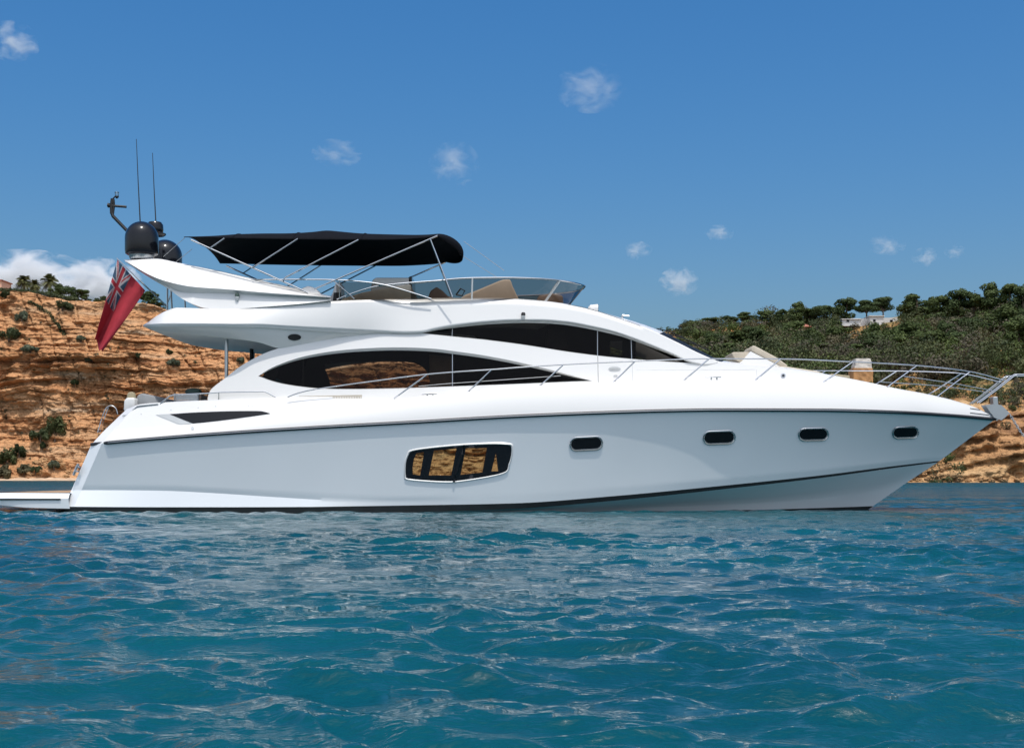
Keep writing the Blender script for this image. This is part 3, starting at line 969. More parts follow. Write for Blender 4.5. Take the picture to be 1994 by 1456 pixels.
def villa():
    d = 412.0; s = d / F
    g = at(1690, 624, d)
    r = empty("villa", g, "long white flat roofed villa behind the skyline pines", "house")
    def bx(u0, u1, v0, v1, y0=0.0, dep=7.0, name="wall", m='plaster'):
        b = MB(); b.box((((u0 + u1) / 2 - 1690) * s, y0 + dep / 2, (624 - (v0 + v1) / 2) * s), ((u1 - u0) * s, dep, (v0 - v1) * s))
        o = b.build(name, M[m], smooth=False); o.parent = r
    bx(1642, 1676, 634, 621, 1.0); bx(1660, 1704, 634, 618.5, 2.0); bx(1694, 1720, 634, 615.5, 0.0)
    bx(1716, 1752, 634, 617.5, 1.5)
    bx(1640, 1678, 621.2, 620.0, 0.6, 8, "roof"); bx(1692, 1722, 615.8, 614.5, -0.4, 8, "roof")
    for u in (1650, 1700, 1735):
        bx(u, u + 5, 626, 622, -0.05 if 1694 < u < 1716 else 0.9, 0.3, "window", 'slot')
    bx(1766, 1773, 626, 612, 0.5, 3, "chimney")
villa()

def hut():
    g = ground_at(HILL, 1563, 652)
    d = g.y - CY; s = d / F
    r = empty("hut", g, "small hut with a brown tiled pyramid roof among the hillside trees", "hut")
    zb = (652 - 641) * s + 0.6
    b = MB()
    b.box((0, 0, zb / 2 - 0.5), (18 * s, 2.4, zb + 1.0)); o = b.build("wall", M['brown'], smooth=False); o.parent = r
    b = MB(); w2 = 15 * s
    b.add([(-w2, -2.2, zb), (w2, -2.2, zb), (w2, 2.2, zb), (-w2, 2.2, zb), (-w2 * .25, 0, zb + 1.15), (w2 * .25, 0, zb + 1.15)],
          [(0, 1, 5, 4), (1, 2, 5), (2, 3, 4, 5), (3, 0, 4), (3, 2, 1, 0)])
    o = b.build("roof", M['tile'], smooth=False); o.parent = r
hut()

def pillar():
    g = ground_at(HILL, 1676, 764, 230)
    d = g.y - CY; s = d / F
    r = empty("stone_pillar", g, "square stone pillar with pale top and orange base behind the bow rail", "pillar")
    zz = lambda v: (764 - v) * s
    def frus(w0, w1, z0, z1, name, m, off=0.0):
        b = MB(); rows = []
        for k in range(9):
            t = k / 8; w = (w0 + (w1 - w0) * t) / 2; z = z0 + (z1 - z0) * t
            ring = []
            for i in range(24):
                a_ = i * 2 * math.pi / 24
                sx = max(-1, min(1, 1.35 * math.cos(a_))); sy = max(-1, min(1, 1.35 * math.sin(a_)))
                j = 1 + 0.05 * float(vnoise(i * 0.9, z * 3, 0, 5))
                ring.append((off + w * sx * j, w * sy * j, z))
            rows.append(ring)
        b.grid(rows, closed=True, flip=True)
        n = len(b.v)
        b.f.append(tuple(range(n - 24, n))); b.m.append(0)
        o = b.build(name, M[m], smooth=False); o.parent = r
    frus(43 * s, 39 * s, -1.5, zz(718), "base", 'pillar_base')
    frus(35 * s, 29 * s, zz(718) + 0.003, zz(699), "top", 'pillar_top', 0.15)
pillar()

def boulders():
    lab = "orange boulder lying at the water's edge under the bow"
    protos_b = []
    rng = np.random.default_rng(5)
    spots = [(1772, 936, 9), (1779, 932, 12), (1788, 935, 11), (1797, 925, 15), (1806, 934, 12), (1816, 936, 10), (1822, 929, 16), (1836, 935, 13),
             (1849, 937, 11), (1868, 935, 14), (1886, 937, 12), (1905, 936, 15), (1930, 937, 13), (1953, 936, 16), (1979, 937, 14), (1801, 912, 13), (1832, 915, 12)]
    for k, (u, v, w) in enumerate(spots):
        loc, _ = hit(HILL, u, v)
        g = loc if loc is not None else at(u, v, 178)
        s = (g.y - CY) / F * w * 0.5
        if k < 4:
            bm = bmesh.new(); bmesh.ops.create_icosphere(bm, subdivisions=3, radius=1.0)
            for vv in bm.verts:
                n = vv.co.normalized()
                f_ = 1 + 0.35 * float(fbm(n.x * 1.3 + k * 9, n.y * 1.3, n.z * 1.3, 3 + k, 3))
                vv.co = n * f_
                vv.co.z *= 0.75
            me = bpy.data.meshes.new("boulder"); bm.to_mesh(me); bm.free()
            me.materials.append(M['boulder'])
            o = bpy.data.objects.new("boulder", me); protos_b.append(o)
        else:
            o = protos_b[k % 4].copy()
        COL.objects.link(o)
        o.location = g + Vector((0, 0, s * 0.2)); o.scale = (s * rng.uniform(0.9, 1.3), s, s * rng.uniform(0.8, 1.2)); o.rotation_euler = (0, 0, rng.uniform(0, 6))
        tag(o, lab, "boulder", "boulders along the foot of the headland")
    for k in range(16):
        u, v = rng.uniform(20, 136), rng.uniform(892, 930)
        loc, _ = hit(CLIFF, u, v)
        if loc is None: continue
        s = (loc.y - CY) / F * rng.uniform(4, 9)
        o = protos_b[k % 4].copy(); COL.objects.link(o)
        o.location = loc; o.scale = (s * 1.2, s, s * rng.uniform(0.8, 1.1)); o.rotation_euler = (0, 0, rng.uniform(0, 6))
        tag(o, "ochre boulder in the rubble above the beach by the swim platform", "boulder", "rubble under the layered cliff")
boulders()

def scrub():
    """bush cover of the headland: one mass"""
    rng = np.random.default_rng(21); mb = MB()
    cnt = 0
    us = rng.uniform(1120, 2060, 6400); vs_ = 600 + 360 * rng.uniform(0, 1, 6400) ** 1.1
    for u, v in zip(us, vs_):
        loc, nor = hit(HILL, u, v)
        if loc is None:
            continue
        d = loc.y - CY
        dens = 1.0
        if u < 1300 and v < 657: dens = 0.0
        if 1545 < u < 1582 and 636 < v < 676: dens = 0.12
        if 1632 < u < 1764 and v < 641: dens = 0.0
        elif 1632 < u < 1764 and v < 668: dens = 0.5
        if d < 194: dens = 0.03
        elif d < 222: dens = 0.75
        bare = float(fbm(u / 60, v / 26, 0, 15, 3))
        if u > 1840 and 672 < v < 770: dens *= 0.55 + 0.4 * (bare < 0.1)
        if u > 1930 and 705 < v < 735: dens *= 0.25
        if bare > 0.42 and v > 650: dens *= 0.45
        if rng.uniform() > dens:
            continue
        wm = (2.2 + 6.5 * rng.uniform() ** 2.2) * (0.4 if d < 222 else (0.5 if 1632 < u < 1764 and v < 668 else 1.0)); hm = min(4.4 if u < 1480 else 7.5, wm * rng.uniform(0.6, 1.1))
        pt = float(fbm(u / 55, v / 30, 0, 17, 2)); mi = int(rng.choice([0, 1, 2, 3, 4], p=[0.34, 0.30, 0.08, 0.18, 0.10] if pt < 0.1 else [0.22, 0.12, 0.22, 0.24, 0.20])); nc_ = 3 if wm < 4.5 else 6
        cl = [((loc.x + rng.uniform(-.3, .3) * wm, loc.y + rng.uniform(-.3, .3) * wm, loc.z + hm * rng.uniform(0.3, 0.6)),
               (wm * rng.uniform(.22, .36), wm * rng.uniform(.22, .36), hm * rng.uniform(.22, .40))) for _ in range(nc_)]
        leaf_cloud(mb, cl, 66 if d > 222 else 34, 0.265 if d > 222 else 0.16, mi, rng, 0.05)
        cnt += 1
    o = mb.build("scrub", [M['scrub_a'], M['scrub_b'], M['scrub_c'], M['scrub_d'], M['scrub_e']], smooth=False)
    tag(o, "dense green scrub covering the slopes of the headland", "scrub", kind='stuff')
scrub()

def cliff_scrub():
    rng = np.random.default_rng(22); mb = MB()
    for _ in range(330):
        u = rng.uniform(-40, 560); v = rng.uniform(596, 925)
        loc, _n = hit(CLIFF, u, v)
        if loc is None or float(fbm(u / 45, v / 30, 0, 16, 2)) < 0.05:
            continue
        w = rng.uniform(0.35, 0.9)
        leaf_cloud(mb, [((loc.x, loc.y - 0.1, loc.z + 0.2), (w * .6, w * .5, w * .4))], 26, 0.13, int(rng.choice([0, 1, 2])), rng)
    o = mb.build("cliff_scrub", [M['greybush'], M['scrub_b'], M['scrub_c']], smooth=False)
    tag(o, "sparse tufts of dry scrub dotted over the orange cliff", "scrub", kind='stuff')
cliff_scrub()

# ------------------------------------------------------------------ clouds
def cloud_mat(dens, seed, sc, lift):
    m = bpy.data.materials.new("cloud vapour"); m.use_nodes = True
    nt = m.node_tree
    nt.nodes.remove(nt.nodes["Principled BSDF"])
    N, L = nt.nodes.new, nt.links.new
    out = nt.nodes["Material Output"]
    tc = N("ShaderNodeTexCoord")
    mp = N("ShaderNodeMapping"); mp.inputs["Location"].default_value = (seed * 3.1, seed * 1.7, seed * 2.3)
    L(tc.outputs["Object"], mp.inputs["Vector"])
    nz = N("ShaderNodeTexNoise"); nz.inputs["Scale"].default_value = sc; nz.inputs["Detail"].default_value = 7; nz.inputs["Roughness"].default_value = 0.62; nz.inputs["Distortion"].default_value = 0.6
    L(mp.outputs[0], nz.inputs["Vector"])
    ln = N("ShaderNodeVectorMath"); ln.operation = 'LENGTH'; L(tc.outputs["Object"], ln.inputs[0])
    fall = N("ShaderNodeMapRange"); fall.inputs["From Min"].default_value = 0.0; fall.inputs["From Max"].default_value = 1.0
    fall.inputs["To Min"].default_value = lift; fall.inputs["To Max"].default_value = 0.0
    L(ln.outputs["Value"], fall.inputs["Value"])
    ad = N("ShaderNodeMath"); ad.operation = 'ADD'; L(fall.outputs[0], ad.inputs[0])
    am = N("ShaderNodeMath"); am.operation = 'MULTIPLY_ADD'; am.inputs[1].default_value = 1.9; am.inputs[2].default_value = -0.45
    L(nz.outputs["Fac"], am.inputs[0]); L(am.outputs[0], ad.inputs[1])
    mr = N("ShaderNodeMapRange"); mr.inputs["From Min"].default_value = 0.62; mr.inputs["From Max"].default_value = 1.05
    mr.inputs["To Min"].default_value = 0.0; mr.inputs["To Max"].default_value = dens
    L(ad.outputs[0], mr.inputs["Value"])
    pv = N("ShaderNodeVolumeScatter"); pv.inputs["Color"].default_value = (1, 1, 1, 1); pv.inputs["Anisotropy"].default_value = 0.0
    L(mr.outputs[0], pv.inputs["Density"])
    L(pv.outputs[0], out.inputs["Volume"])
    return m

def cloud(u, v, wp, hp, tau, label, seed, d=2600.0, sc=1.5, lift=0.38):
    c = at(u, v, d); s = d / F
    bm = bmesh.new(); bmesh.ops.create_icosphere(bm, subdivisions=3, radius=1.0)
    me = bpy.data.meshes.new("cloud"); bm.to_mesh(me); bm.free()
    o = bpy.data.objects.new("cloud", me); COL.objects.link(o)
    rx, rz = wp / 2 * s, hp / 2 * s
    o.location = c; o.scale = (rx, min(rx, rz * 1.3), rz)
    me.materials.append(cloud_mat(tau / (2 * min(rx, rz * 1.3)), seed, sc, lift))
    tag(o, label, "cloud", "small white clouds in the blue sky")
    return o
CL = [
    (1150, 172, 150, 100, 1.3, "largest wispy cloud, alone high in the middle of the sky"),
    (24, 82, 110, 84, 2.2, "white cloud in the top left corner of the sky"),
    (658, 298, 110, 60, 1.0, "faint flat cloud above the left half of the black canopy"),
    (884, 320, 110, 96, 1.3, "soft round cloud above the front end of the black canopy"),
    (1322, 549, 86, 64, 2.8, "brightest small cloud, low and just left of the headland"),
    (1241, 488, 64, 40, 1.3, "small flat cloud up and left of the brightest small cloud"),
    (1400, 454, 62, 36, 1.3, "thin small cloud high above the headland's left end"),
    (1725, 478, 84, 44, 1.2, "wispy cloud above the white villa"),
    (1802, 501, 56, 44, 1.5, "small round cloud right of the wispy one above the villa"),
    (1860, 491, 46, 30, 0.9, "faintest tiny cloud at the right end of the low row"),
]
for k, c in enumerate(CL):
    cloud(c[0], c[1], c[2] * 0.95, c[3] * 0.95, c[4] * 1.05, c[5], seed=k + 1 if k else 14)
cloud(50, 560, 300, 150, 14.0, "big white cloud bank low behind the palms on the left", 21, d=3600, sc=2.2, lift=0.62)
cloud(190, 565, 190, 130, 12.0, "white cloud bank low behind the red flag", 23, d=3400, sc=2.2, lift=0.62)

# ------------------------------------------------------------------ the yacht
YB = empty("motor_yacht", (0, YC, 0), "large white two deck motor yacht with black canopy lying side on", "yacht")
BOTH_SIDES = {'rub_rail', 'guard_rail', 'mid_rail', 'bow_pulpit', 'handrail', 'handrail_post', 'stern_handrail', 'aft_rail', 'saloon_window', 'upper_window'}
ONE_MESH = {'hull', 'bulwark', 'boot_stripe', 'antifouling', 'superstructure', 'flybridge_moulding', 'radar_arch', 'fascia', 'flybridge_deck', 'swim_platform'}
def half(mb, sign):
    """only the faces of one side of the centreline, or None"""
    v = np.array(mb.v); side = (v[:, 1] - YC) * sign < -1e-6
    fk = [k for k, f in enumerate(mb.f) if all(side[i] for i in f)]
    used = sorted({i for k in fk for i in mb.f[k]}); mp = {i: n for n, i in enumerate(used)}
    h = MB(); h.v = [mb.v[i] for i in used]; h.f = [tuple(mp[i] for i in mb.f[k]) for k in fk]; h.m = [mb.m[k] for k in fk]
    return h, len(fk)
def part(mb, name, m, parent=None, **kw):
    if name not in ONE_MESH:
        hn_, kn = half(mb, 1); hf_, kf = half(mb, -1)
        if kn and kf and kn + kf == len(mb.f):
            if name in BOTH_SIDES:
                one_part(hf_, name, m, parent, **kw)
            mb = hn_
    return one_part(mb, name, m, parent, **kw)
def one_part(mb, name, m, parent=None, **kw):
    o = mb.build(name, m, None, **kw)
    p = parent or YB
    o.parent = p
    # parts are modelled in world coordinates
    bpy.context.view_layer.update()
    o.matrix_parent_inverse = p.matrix_world.inverted()
    return o

# hull lines: (u, v) and half breadth
A_v = pch([(202, 838), (350, 827), (440, 818), (535, 805), (620, 796), (700, 787), (760, 779.5), (830, 771), (900, 764), (1000, 755), (1150, 745.5), (1300, 741.3), (1400, 740), (1500, 741), (1600, 744), (1700, 751.5), (1750, 758), (1800, 767), (1850, 778.5), (1890, 790), (1938, 812.5)])
A_w = pch([(202, 2.38), (600, 2.49), (1000, 2.48), (1200, 2.37), (1400, 2.12), (1500, 1.92), (1600, 1.66), (1700, 1.33), (1750, 1.13), (1800, .89), (1850, .62), (1890, .37), (1938, .03)])
T_v = pch([(246, 797), (272, 787), (340, 782), (405, 779), (540, 774.5), (640, 775), (700, 776.5), (760, 777.5), (800, 774), (830, 770.6), (900, 763.6), (1000, 754.6), (1150, 745.1), (1300, 740.9), (1400, 739.6), (1500, 740.6), (1600, 743.6), (1700, 751.1), (1750, 757.6), (1800, 766.6), (1850, 778.1), (1890, 789.6), (1938, 812.1)])
T_w = pch([(246, 2.16), (600, 2.24), (760, 2.36), (830, 2.42), (1000, 2.42), (1200, 2.31), (1400, 2.06), (1500, 1.86), (1600, 1.60), (1700, 1.27), (1750, 1.07), (1800, .83), (1850, .56), (1890, .31), (1938, .02)])
R_v = pch([(178, 865), (230, 860), (400, 846), (600, 833), (800, 822), (1000, 810.5), (1180, 803), (1300, 799.5), (1400, 798), (1600, 798.5), (1750, 802.5), (1850, 808.5), (1938, 816)])
R_w = pch([(178, 2.57), (400, 2.67), (600, 2.7), (1000, 2.7), (1200, 2.62), (1400, 2.4), (1500, 2.21), (1600, 1.95), (1700, 1.6), (1750, 1.38), (1800, 1.1), (1850, .8), (1900, .40), (1938, .03)])
S_v = pch([(125, 986), (300, 987), (430, 987), (600, 986.5), (700, 985), (800, 983.5), (1000, 979.5), (1200, 965), (1400, 946), (1600, 925), (1750, 906), (1830, 897)])
S_w = pch([(125, 2.47), (400, 2.49), (600, 2.46), (800, 2.40), (1000, 2.35), (1200, 2.19), (1400, 1.85), (1600, 1.22), (1750, .52), (1830, .02)])
S2_v = pch([(125, 1000), (600, 1002), (700, 1000.5), (800, 997.5), (1000, 990.5), (1200, 974), (1400, 953), (1600, 930), (1750, 909.7), (1826, 900)])
S2_w = pch([(125, 2.45), (400, 2.46), (600, 2.43), (800, 2.37), (1000, 2.31), (1200, 2.15), (1400, 1.81), (1600, 1.19), (1750, .50), (1826, .02)])
K_v = pch([(125, 1002), (600, 1004.5), (800, 1001), (1000, 994.5), (1100, 992), (1310, 985), (1500, 976), (1640, 962), (1766, 939)])
K_w = pch([(125, 2.43), (600, 2.36), (800, 2.28), (1000, 2.15), (1100, 2.02), (1310, 1.52), (1500, .98), (1640, .52), (1766, .02)])
W_v = pch([(125, 1004), (600, 1007), (800, 1004), (1000, 999), (1200, 996.5), (1400, 993.5), (1500, 991.5), (1600, 988.5), (1700, 985)])
W_w = pch([(125, 2.40), (600, 2.32), (1000, 2.08), (1200, 1.68), (1400, 1.15), (1500, .85), (1600, .48), (1700, .02)])
B_v = pch([(125, 1034), (1000, 1034), (1690, 1030)])
B_w = pch([(125, 2.0), (1000, 1.7), (1400, .8), (1600, .3), (1640, .02)])
N1f = pch([(125, .66), (300, .70), (450, .77), (600, .833), (780, .90), (1000, .90), (1938, .90)])
N2f = pch([(125, .735), (300, .768), (420, .82), (520, .87), (650, .925), (760, .95), (1000, .955), (1938, .955)])
conc = pch([(125, .0), (900, .01), (1200, .02), (1500, .05), (1700, .07), (1850, .03), (1938, 0)])

ENDS = {'T': (246, 1938), 'A': (203, 1938), 'R': (178, 1938), 'S': (125, 1830), 'S2': (125, 1826), 'K': (125, 1766), 'W': (125, 1700), 'B': (125, 1640)}
LINE = {'T': (T_v, T_w), 'A': (A_v, A_w), 'R': (R_v, R_w), 'S': (S_v, S_w), 'S2': (S2_v, S2_w), 'K': (K_v, K_w), 'W': (W_v, W_w), 'B': (B_v, B_w)}
NS = 330
q_ = np.linspace(0, 1, NS)
s_par = np.concatenate([[0.0], 0.0115 + (1 - 0.0115) * (1 - (1 - q_) ** 1.18)])
def line(k):
    u0, u1 = ENDS[k]; fv, fw = LINE[k]
    u = u0 + (u1 - u0) * s_par
    w = fw(u).copy(); w[0] -= 0.22
    return np.stack([u, fv(u), np.maximum(w, 0.0)], 1)
LN = {k: line(k) for k in ENDS}
def lerp(a_, b_, t): return a_ + (b_ - a_) * t
def uvw_rows(seq): return seq
rowsT = [lerp(LN['T'], LN['A'], t) for t in np.linspace(0, 1, 5)]
rowsA = []
for t in np.linspace(0, 1, 7)[1:]:
    r = lerp(LN['A'], LN['R'], t); r = r.copy(); r[:, 2] += 0.035 * 4 * t * (1 - t) * np.clip(r[:, 2], 0, 1); rowsA.append(r)
# N1 / N2 between R and S
RS = lambda f: lerp(LN['R'], LN['S'], f[:, None])
uS = LN['S'][:, 0]
f1, f2 = N1f(uS), N2f(uS)
N1 = RS(f1); N2 = RS(f2)
stepk = np.clip((880 - uS) / 700, 0, 1)
w1 = lerp(LN['R'][:, 2], LN['S'][:, 2], f1)
base_n = LN['R'][:, 2] - 0.20 * f1 / 0.7
N1[:, 2] = lerp(w1, base_n, np.clip((900 - uS) / 300, 0, 1))
w2 = lerp(LN['R'][:, 2], LN['S'][:, 2], f2)
N2[:, 2] = lerp(w2, N1[:, 2] - 0.03, np.clip((900 - uS) / 300, 0, 1))
N1[:, 2] = np.maximum(N1[:, 2], 0.0); N2[:, 2] = np.maximum(N2[:, 2], 0.0)
N1[0, 2] = N1[1, 2] - 0.22; N2[0, 2] = N2[1, 2] - 0.22
rowsN = []
for t in np.linspace(0, 1, 30)[1:]:
    r = lerp(LN['R'], N1, t).copy(); r[:, 2] = np.maximum(r[:, 2] - conc(r[:, 0]) * 4 * t * (1 - t), 0.0); rowsN.append(r)
rowsS = [lerp(N1, N2, t) for t in (0.5, 1.0)] + [lerp(N2, LN['S'], t) for t in (0.33, 0.67, 1.0)]
upper = rowsT + rowsA + rowsN + rowsS
lower = [lerp(LN['S2'], LN['K'], t) for t in np.linspace(0, 1, 5)] + [lerp(LN['K'], LN['W'], t) for t in np.linspace(0, 1, 5)[1:]]
stripe = [lerp(LN['S'], LN['S2'], t) for t in np.linspace(0, 1, 3)]
keel = LN['B'].copy(); keel[:, 2] = 0; keel[:, 1] += 26
bottom = [lerp(LN['W'], LN['B'], t) for t in np.linspace(0, 1, 4)] + [keel]

HWIN = spl([(789.5, 930), (788.6, 917), (790, 899), (795, 885), (802, 877.6), (838, 872), (895, 866.7), (953, 864), (989, 865), (996.5, 870), (995.7, 888), (991, 904), (985, 918), (953, 927), (895, 936), (861, 937.2), (814.6, 934.5), (793, 932)], 4)
HWIN_FAR = [(UC - (UC - u) * 1.20, VH - (VH - v) * 1.17 + (2 if v > VH else 0)) for u, v in HWIN]

def side_mesh(rows, hole_near=None, hole_far=None):
    mb = MB(); uv = [r[:, :2] for r in rows]
    pts = [[P(*p) for p in r] for r in rows]
    n = len(pts[0])
    flat_uv = np.concatenate(uv)
    vs = [p for r in pts for p in r]
    fs = [(i * n + j, (i + 1) * n + j, (i + 1) * n + j + 1, i * n + j + 1) for i in range(len(rows) - 1) for j in range(n - 1)]
    def cut(hole):
        if hole is None: return fs
        ins = inside(flat_uv, hole)
        return [f for f in fs if not all(ins[k] for k in f)]
    mb.add(vs, cut(hole_near))
    mb.add(mirror_pts(vs), [f[::-1] for f in cut(hole_far)])
    return mb
HULL_ROWS = rowsT + rowsA
hull_full = MB(); hull_full.grid([[P(*p) for p in r] for r in upper])
HULL = hull_full.bvh()
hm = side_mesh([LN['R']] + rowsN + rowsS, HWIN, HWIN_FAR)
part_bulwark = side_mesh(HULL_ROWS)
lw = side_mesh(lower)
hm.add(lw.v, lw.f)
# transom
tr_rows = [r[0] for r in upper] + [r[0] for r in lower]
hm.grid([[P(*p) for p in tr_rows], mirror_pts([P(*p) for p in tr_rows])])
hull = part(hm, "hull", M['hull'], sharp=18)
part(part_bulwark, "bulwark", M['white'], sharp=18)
part(side_mesh(stripe), "boot_stripe", M['antifoul'])
bmx = side_mesh(bottom); part(bmx, "antifouling", M['antifoul'])

# rub rail
rr_pts = [p for p in LN['R'][::3]]
rubber = MB(); chrome = MB()
for off, r, mbx in ((0.010, 0.040, rubber), (0.046, 0.009, chrome)):
    pts = []
    for i, p in enumerate(rr_pts):
        q = P(p[0], p[1], p[2] + off)
        pts.append(q)
    mbx.tube(pts, r, 8, both=True)
rl = part(rubber, "rub_rail", M['rubber'])
part(chrome, "chrome_strip", M['steel'], rl)

# decks
dk = MB()
tp = [P(u, v + 1.5, w - 0.005) for u, v, w in LN['T'][1:]]
dk.grid([tp, mirror_pts(tp)], flip=False)
part(dk, "deck", M['deck'])

# superstructure side: half breadth as a function of the pixel
w0 = pch([(380, 2.10), (800, 2.12), (1000, 2.08), (1150, 1.98), (1250, 1.86), (1350, 1.66), (1450, 1.40), (1600, 1.05), (1700, .78), (1750, .62), (1800, .44), (1850, .24), (1890, .10), (1938, .0)])
def wc(u, v):
    return float(w0(u)) - 0.27 * (775 - v) / 85.0
ROOF_PTS = [(1060, 586), (1130, 597), (1165, 606), (1200, 617.5), (1260, 639), (1320, 667), (1360, 687), (1390, 701), (1420, 706.5), (1500, 713.5), (1600, 727.5), (1700, 746), (1750, 757), (1800, 766), (1850, 777.5), (1885, 788)]
SIL = pch(ROOF_PTS)
out_top = spl([(405, 781), (405, 772), (413, 756), (440, 735), (470, 712), (510, 690), (548, 676), (600, 659), (660, 645), (740, 632), (810, 627), (900, 606), (1000, 596), (1060, 590)], 5)
out_top += [(u, float(SIL(u)) + (1.0 if u < 1390 else 0.0)) for u in range(1080, 1886, 12)]
out_bot = [(u, float(A_v(u)) + 1.0) for u in range(1884, 800, -14)] + [(790, 781), (600, 781), (420, 781)]
SIDE_OUT = out_top + out_bot
SW_TOP = spl([(503, 732), (530, 715.5), (570, 700), (610, 690), (660, 682.3), (720, 677.7), (780, 676.2), (840, 678.5), (880, 683), (940, 691.5), (1000, 703), (1060, 717), (1100, 727.5), (1153, 741.5)], 4)
SW_BOT = spl([(1153, 741.5), (1080, 744.5), (1000, 748), (880, 752.5), (780, 756), (700, 757.6), (640, 757.2), (600, 754.5), (560, 749), (530, 742), (503, 732)], 4)
UW_TOP = spl([(816, 648.3), (850, 640.5), (880, 634.8), (940, 627.5), (1000, 623.6), (1050, 623.4), (1100, 626.6), (1150, 635.2), (1200, 647), (1230, 657), (1270, 672.5), (1310, 689), (1347, 706.8)], 4)
UW_BOT = spl([(1347, 706.8), (1300, 704.3), (1230, 699), (1160, 692), (1100, 684), (1050, 676), (1000, 668.5), (940, 661), (880, 655), (816, 648.3)], 4)
SW = SW_TOP + SW_BOT[1:-1]
UW = UW_TOP + UW_BOT[1:-1]
vo, tr = tri_patch(SIDE_OUT, [SW, UW], 11)
sd = MB(); sd.add([P(u, v, wc(u, v)) for u, v in vo], tr, both=True)
sup = part(sd, "superstructure", M['white'], sharp=40)

def window(top, bot, name, shift_t, shift_b, depth, glass):
    """reveal strip round the opening and a recessed pane"""
    n_t = len(top)
    ring_o, ring_i = [], []
    for k, (u, v) in enumerate(top):
        e_ = math.sin(math.pi * k / (n_t - 1)) ** 0.5
        ring_o.append((u, v)); ring_i.append((u, v + shift_t * e_))
    b_ = bot[1:-1]
    for k, (u, v) in enumerate(b_):
        ring_o.append((u, v)); ring_i.append((u, v - shift_b))
    rv = MB()
    ro = [P(u, v, wc(u, v) + 0.002) for u, v in ring_o]; ri = [P(u, v, wc(u, v) - depth) for u, v in ring_i]
    rv.grid([ro, ri], closed=True, both=True)
    frame = part(rv, name + "_frame", M['window_grey'] if False else M['white'])
    v2, t2 = tri_patch(ring_i, (), 14)
    gm = MB(); gm.add([P(u, v, wc(u, v) - depth + 0.004) for u, v in v2], t2, both=True)
    pane = part(gm, name, glass)
    frame.parent = pane
    bpy.context.view_layer.update(); frame.matrix_parent_inverse = pane.matrix_world.inverted()
    return pane
w_sal = window(SW_TOP, SW_BOT, "saloon_window", 6.0, 0.6, 0.07, M['glass'])
w_up = window(UW_TOP, UW_BOT, "upper_window", 6.0, 0.4, 0.07, M['glass'])

def seam(u0, v0, u1, v1, r=0.006, dep=-0.0, name="seam", m='rubber', parent=None):
    mb = MB()
    pts = [(u0 + (u1 - u0) * t, v0 + (v1 - v0) * t) for t in np.linspace(0, 1, 8)]
    mb.tube([P(u, v, wc(u, v) + dep) for u, v in pts], r, 5, both=True)
    return part(mb, name, M[m], parent)
seam(881, 688, 881, 751, 0.009, -0.06, "glazing_joint", 'steel_dull', w_sal)
seam(881, 640, 880, 655, 0.009, -0.06, "glazing_joint", 'steel_dull', w_up)
seam(1163.5, 644, 1163.5, 692, 0.009, -0.06, "glazing_joint", 'steel_dull', w_up)
seam(1229, 661, 1230, 699, 0.009, -0.06, "glazing_joint", 'steel_dull', w_up)
seam(1164, 693, 1165, 746, 0.005, 0.0, "panel_seam")
seam(1231, 700, 1232, 742, 0.004, 0.0, "panel_seam", 'window_grey')
seam(1240, 720.5, 1470, 719.5, 0.003, 0.0, "panel_seam", 'window_grey')
seam(1473, 720, 1474, 735, 0.004, 0.0, "panel_seam", 'window_grey')
seam(590, 692, 591, 752, 0.02, -0.10, "glazing_joint", 'black', w_sal)

# dark interior behind the glass, open where the far windows show the shore
def liner(outline, holes, w, name):
    v2, t2 = tri_patch(outline, holes, 30)
    mb = MB(); mb.add([P(u, v, w) for u, v in v2], t2)
    return part(mb, name, M['interior'], smooth=False)
def grow(poly, k):
    c_ = np.mean(np.array(poly), 0)
    return [(u + (k if u > c_[0] else -k) * 0.4, v + (k if v > c_[1] else -k)) for u, v in poly]
liner(grow(SW, 7), [spl([(632, 716), (642, 707.5), (720, 704), (790, 704.5), (815, 710), (832, 726), (832, 753), (770, 757), (655, 757), (642, 740)], 3), [(846, 733), (866, 733), (866, 750), (846, 750)]], -1.58, "saloon_lining")
liner(grow(UW, 6), [[(1188, 664), (1212, 664), (1212, 692), (1188, 690)], [(1238, 664), (1262, 676), (1338, 712), (1238, 712)]], -1.05, "upper_lining")
bh = MB()
x0, y0, z0 = P(520, 770, 1.75)
bh.add([(x0, YC - 1.75, 2.5), (x0, YC + 1.75, 2.5), (x0 + 0.5, YC + 1.6, 4.1), (x0 + 0.5, YC - 1.6, 4.1)], [(0, 1, 2, 3)])
part(bh, "saloon_door", M['slot'], smooth=False)
# saloon furniture seen as dark shapes
fu = MB()
fu.prism([(835, 690), (878, 694), (878, 770), (838, 770)], 0.9, -0.9)
part(fu, "saloon_furniture", M['brown'], smooth=False, bevel=0.02)
fh = MB(); fh.prism([(1065, 642), (1100, 642), (1110, 690), (1062, 690)], 0.5, -0.5)
part(fh, "helm_furniture", M['interior'], smooth=False, bevel=0.02)

